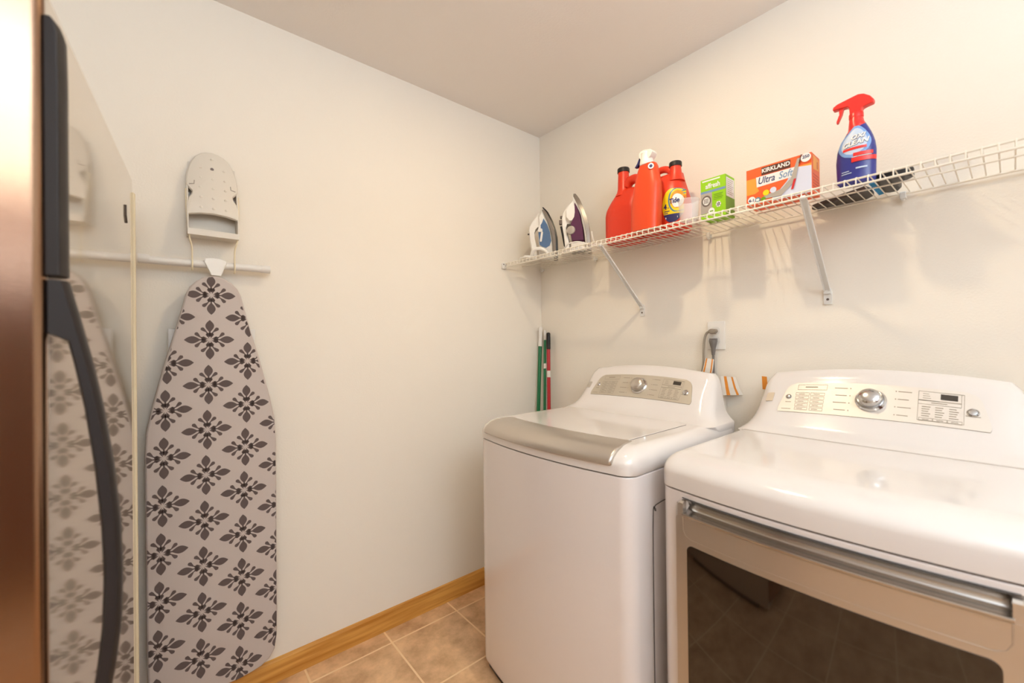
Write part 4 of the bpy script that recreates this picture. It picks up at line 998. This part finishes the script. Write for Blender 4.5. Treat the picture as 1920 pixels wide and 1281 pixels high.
# ------------------------------------------------------------------ outlet, cords and tags
OU = Thing('wall_outlet', 'white duplex wall outlet above the gap between the machines', 'outlet', (0, -1.005, 1.262))
b = MB(); b.prism(rrect(0.0345, 0.0565, 0.003), lambda a, c_, o: (-o, -1.005+a, 1.262+c_), 0.0, 0.0055); op = OU.part(b, 'cover_plate', MT['white'], bev=0.002)
for s_ in (-1, 1):
    b = MB(); b.prism(rrect(0.0165, 0.0145, 0.010), lambda a, c_, o: (-o, -1.005+a, 1.262+s_*0.0195+c_), 0.004, 0.0072); OU.part(b, 'socket', MT['offwhite'], op)
pc1 = Thing('power_cord', 'grey power cord curving left from the upper outlet socket', 'power cord', (-0.02, -0.98, 1.1), 'machine power cords at the outlet')
b = MB(); b.prism([(-1.013, 1.287), (-0.992, 1.289), (-0.982, 1.282), (-0.985, 1.273), (-0.995, 1.268), (-1.010, 1.270), (-1.016, 1.278)], lambda a, c_, o: (-o, a, c_), 0.0075, 0.030); pc1.part(b, 'plug', MT['cord'], bev=0.004)
b = MB(); b.tube(smoothpath([(-0.020, -0.985, 1.278), (-0.021, -0.974, 1.270), (-0.022, -0.966, 1.245), (-0.024, -0.964, 1.20), (-0.025, -0.963, 1.15), (-0.030, -0.955, 1.09), (-0.040, -0.95, 1.00), (-0.045, -0.95, 0.80), (-0.045, -0.95, 0.45)], 6), 0.0048, n=10); pc1.part(b, 'cable', MT['cord'])
pc2 = Thing('power_cord', 'dark grey power cord hanging straight down from the lower outlet socket', 'power cord', (-0.02, -1.0, 1.1), 'machine power cords at the outlet')
b = MB(); b.cyl((-0.020, -1.000, 1.184), 0, 0, (0, 0, 1), n=16, prof=[(0.006, 0), (0.0075, 0.012), (0.0085, 0.026), (0.012, 0.040), (0.0150, 0.056), (0.0140, 0.062)]); b.box(-0.028, -0.0075, -1.012, -0.988, 1.236, 1.250); pc2.part(b, 'plug', MT['cord_dk'], bev=0.001)
b = MB(); b.tube(smoothpath([(-0.020, -1.000, 1.188), (-0.020, -1.000, 1.13), (-0.022, -1.004, 1.07), (-0.026, -1.022, 1.02), (-0.035, -1.04, 0.96), (-0.040, -1.05, 0.80), (-0.04, -1.05, 0.45)], 6), 0.0046, n=10); pc2.part(b, 'cable', MT['cord_dk'])
def tag(T, P, cols, name='tag_sheet'):
    """curled paper strip: P = list of (edge_a, edge_b) pairs; stripes run along it"""
    b = MB()
    for (a0, b0), (a1, b1) in zip(P, P[1:]):
        a0, b0, a1, b1 = map(Vector, (a0, b0, a1, b1))
        for (s0, s1, mi) in cols:
            q = [a0+(b0-a0)*s0, a0+(b0-a0)*s1, a1+(b1-a1)*s1, a1+(b1-a1)*s0]
            b.add([tuple(v) for v in q], [(0, 1, 2, 3)], mi)
    o = T.part(b, name, [MT['tag_white'], MT['tag_orange']], smooth=False)
    s = o.modifiers.new('solid', 'SOLIDIFY'); s.thickness = 0.0008
ST = ((0, 0.08, 0), (0.08, 0.24, 1), (0.24, 0.76, 0), (0.76, 0.90, 1), (0.90, 1.0, 0))
t1 = Thing('warning_tag', 'white and orange striped tag wrapped around the cords behind the washer', 'tag', (-0.035, -0.985, 1.13), 'striped paper tags on the cords')
tag(t1, [((-0.034, -0.975, 1.172), (-0.034, -1.008, 1.168)), ((-0.038, -0.968, 1.135), (-0.038, -1.006, 1.130)), ((-0.036, -0.958, 1.100), (-0.036, -0.998, 1.092)), ((-0.034, -0.952, 1.070), (-0.034, -0.994, 1.060))], ST)
t2 = Thing('warning_tag', 'white and orange striped tag hanging right of the washer console', 'tag', (-0.03, -1.06, 1.06), 'striped paper tags on the cords')
tag(t2, [((-0.030, -1.008, 1.115), (-0.030, -1.012, 1.080)), ((-0.024, -1.020, 1.100), (-0.026, -1.030, 1.050))], ((0, 0.3, 0), (0.3, 0.8, 1), (0.8, 1, 0)), 'tag_end')
tag(t2, [((-0.026, -1.030, 1.103), (-0.018, -1.082, 1.100)), ((-0.028, -1.034, 1.060), (-0.016, -1.094, 1.060)), ((-0.028, -1.036, 1.028), (-0.012, -1.106, 1.034))], ((0, 0.22, 0), (0.22, 0.40, 1), (0.40, 0.70, 0), (0.70, 0.82, 1), (0.82, 1, 0)))
t3 = Thing('warning_tag', 'sliver of an orange tag peeking out left of the dryer console', 'tag', (-0.001, -1.19, 1.10), 'striped paper tags on the cords')
tag(t3, [((-0.0015, -1.168, 1.108), (-0.0015, -1.196, 1.106)), ((-0.0015, -1.170, 1.060), (-0.0015, -1.200, 1.058))], ((0, 0.6, 1), (0.6, 1.0, 0)))

# ------------------------------------------------------------------ broom handles in the corner
def broom(label, top, low, r, c_top, c_low, zsplit, name):
    T = Thing('broom_handle', label, 'broom', (low[0], low[1], 0), 'broom handles in the corner')
    A_, B_ = Vector(low), Vector(top); k = (zsplit-A_.z)/(B_.z-A_.z); M_ = A_+(B_-A_)*k
    dd = (B_-A_).normalized()
    b = MB(); b.tube([A_, M_], r, n=16); T.part(b, 'shaft', MT[c_low])
    b = MB(); P = [M_-dd*0.002]+[M_+(B_-M_)*t for t in (0.02, 0.5, 0.93, 0.98, 1.0)]; b.tube(P, [r*1.02, r*1.12, r*1.12, r*1.12, r*0.85, r*0.35], n=16)
    g_ = T.part(b, 'grip', MT[c_top], label=name)
    return T, M_, dd, g_
T, _, _, _ = broom('green broom handle with a long white grip, leftmost in the corner', (-0.024, -0.018, 1.333), (-0.150, -0.075, 0.0), 0.0105, 'white', 'green', 1.222, 'white grip')
T, M_, dd, _ = broom('thin green broom handle with white end, between the other two', (-0.022, -0.052, 1.312), (-0.120, -0.120, 0.0), 0.0075, 'offwhite', 'green', 1.258, 'white grip')
b = MB(); q = M_-dd*0.15; b.tube([q+dd*0.014, q-dd*0.014], 0.0078, n=12); T.part(b, 'sticker', MT['tag_white'])
T, M_, dd, g_ = broom('red broom handle with ribbed black grip, rightmost in the corner', (-0.028, -0.084, 1.298), (-0.130, -0.180, 0.0), 0.0098, 'handle_black', 'red', 1.205, 'black ribbed grip')
b = MB(); q = M_-dd*0.14; b.tube([q+dd*0.018, q-dd*0.018], 0.0101, n=12); T.part(b, 'sticker', MT['tag_white'])
b = MB()
for k in range(7):
    q = M_+dd*(0.012+k*0.009); b.tube([q, q+dd*0.003], 0.0118, n=14)
T.part(b, 'grip_ribs', MT['black'], g_)
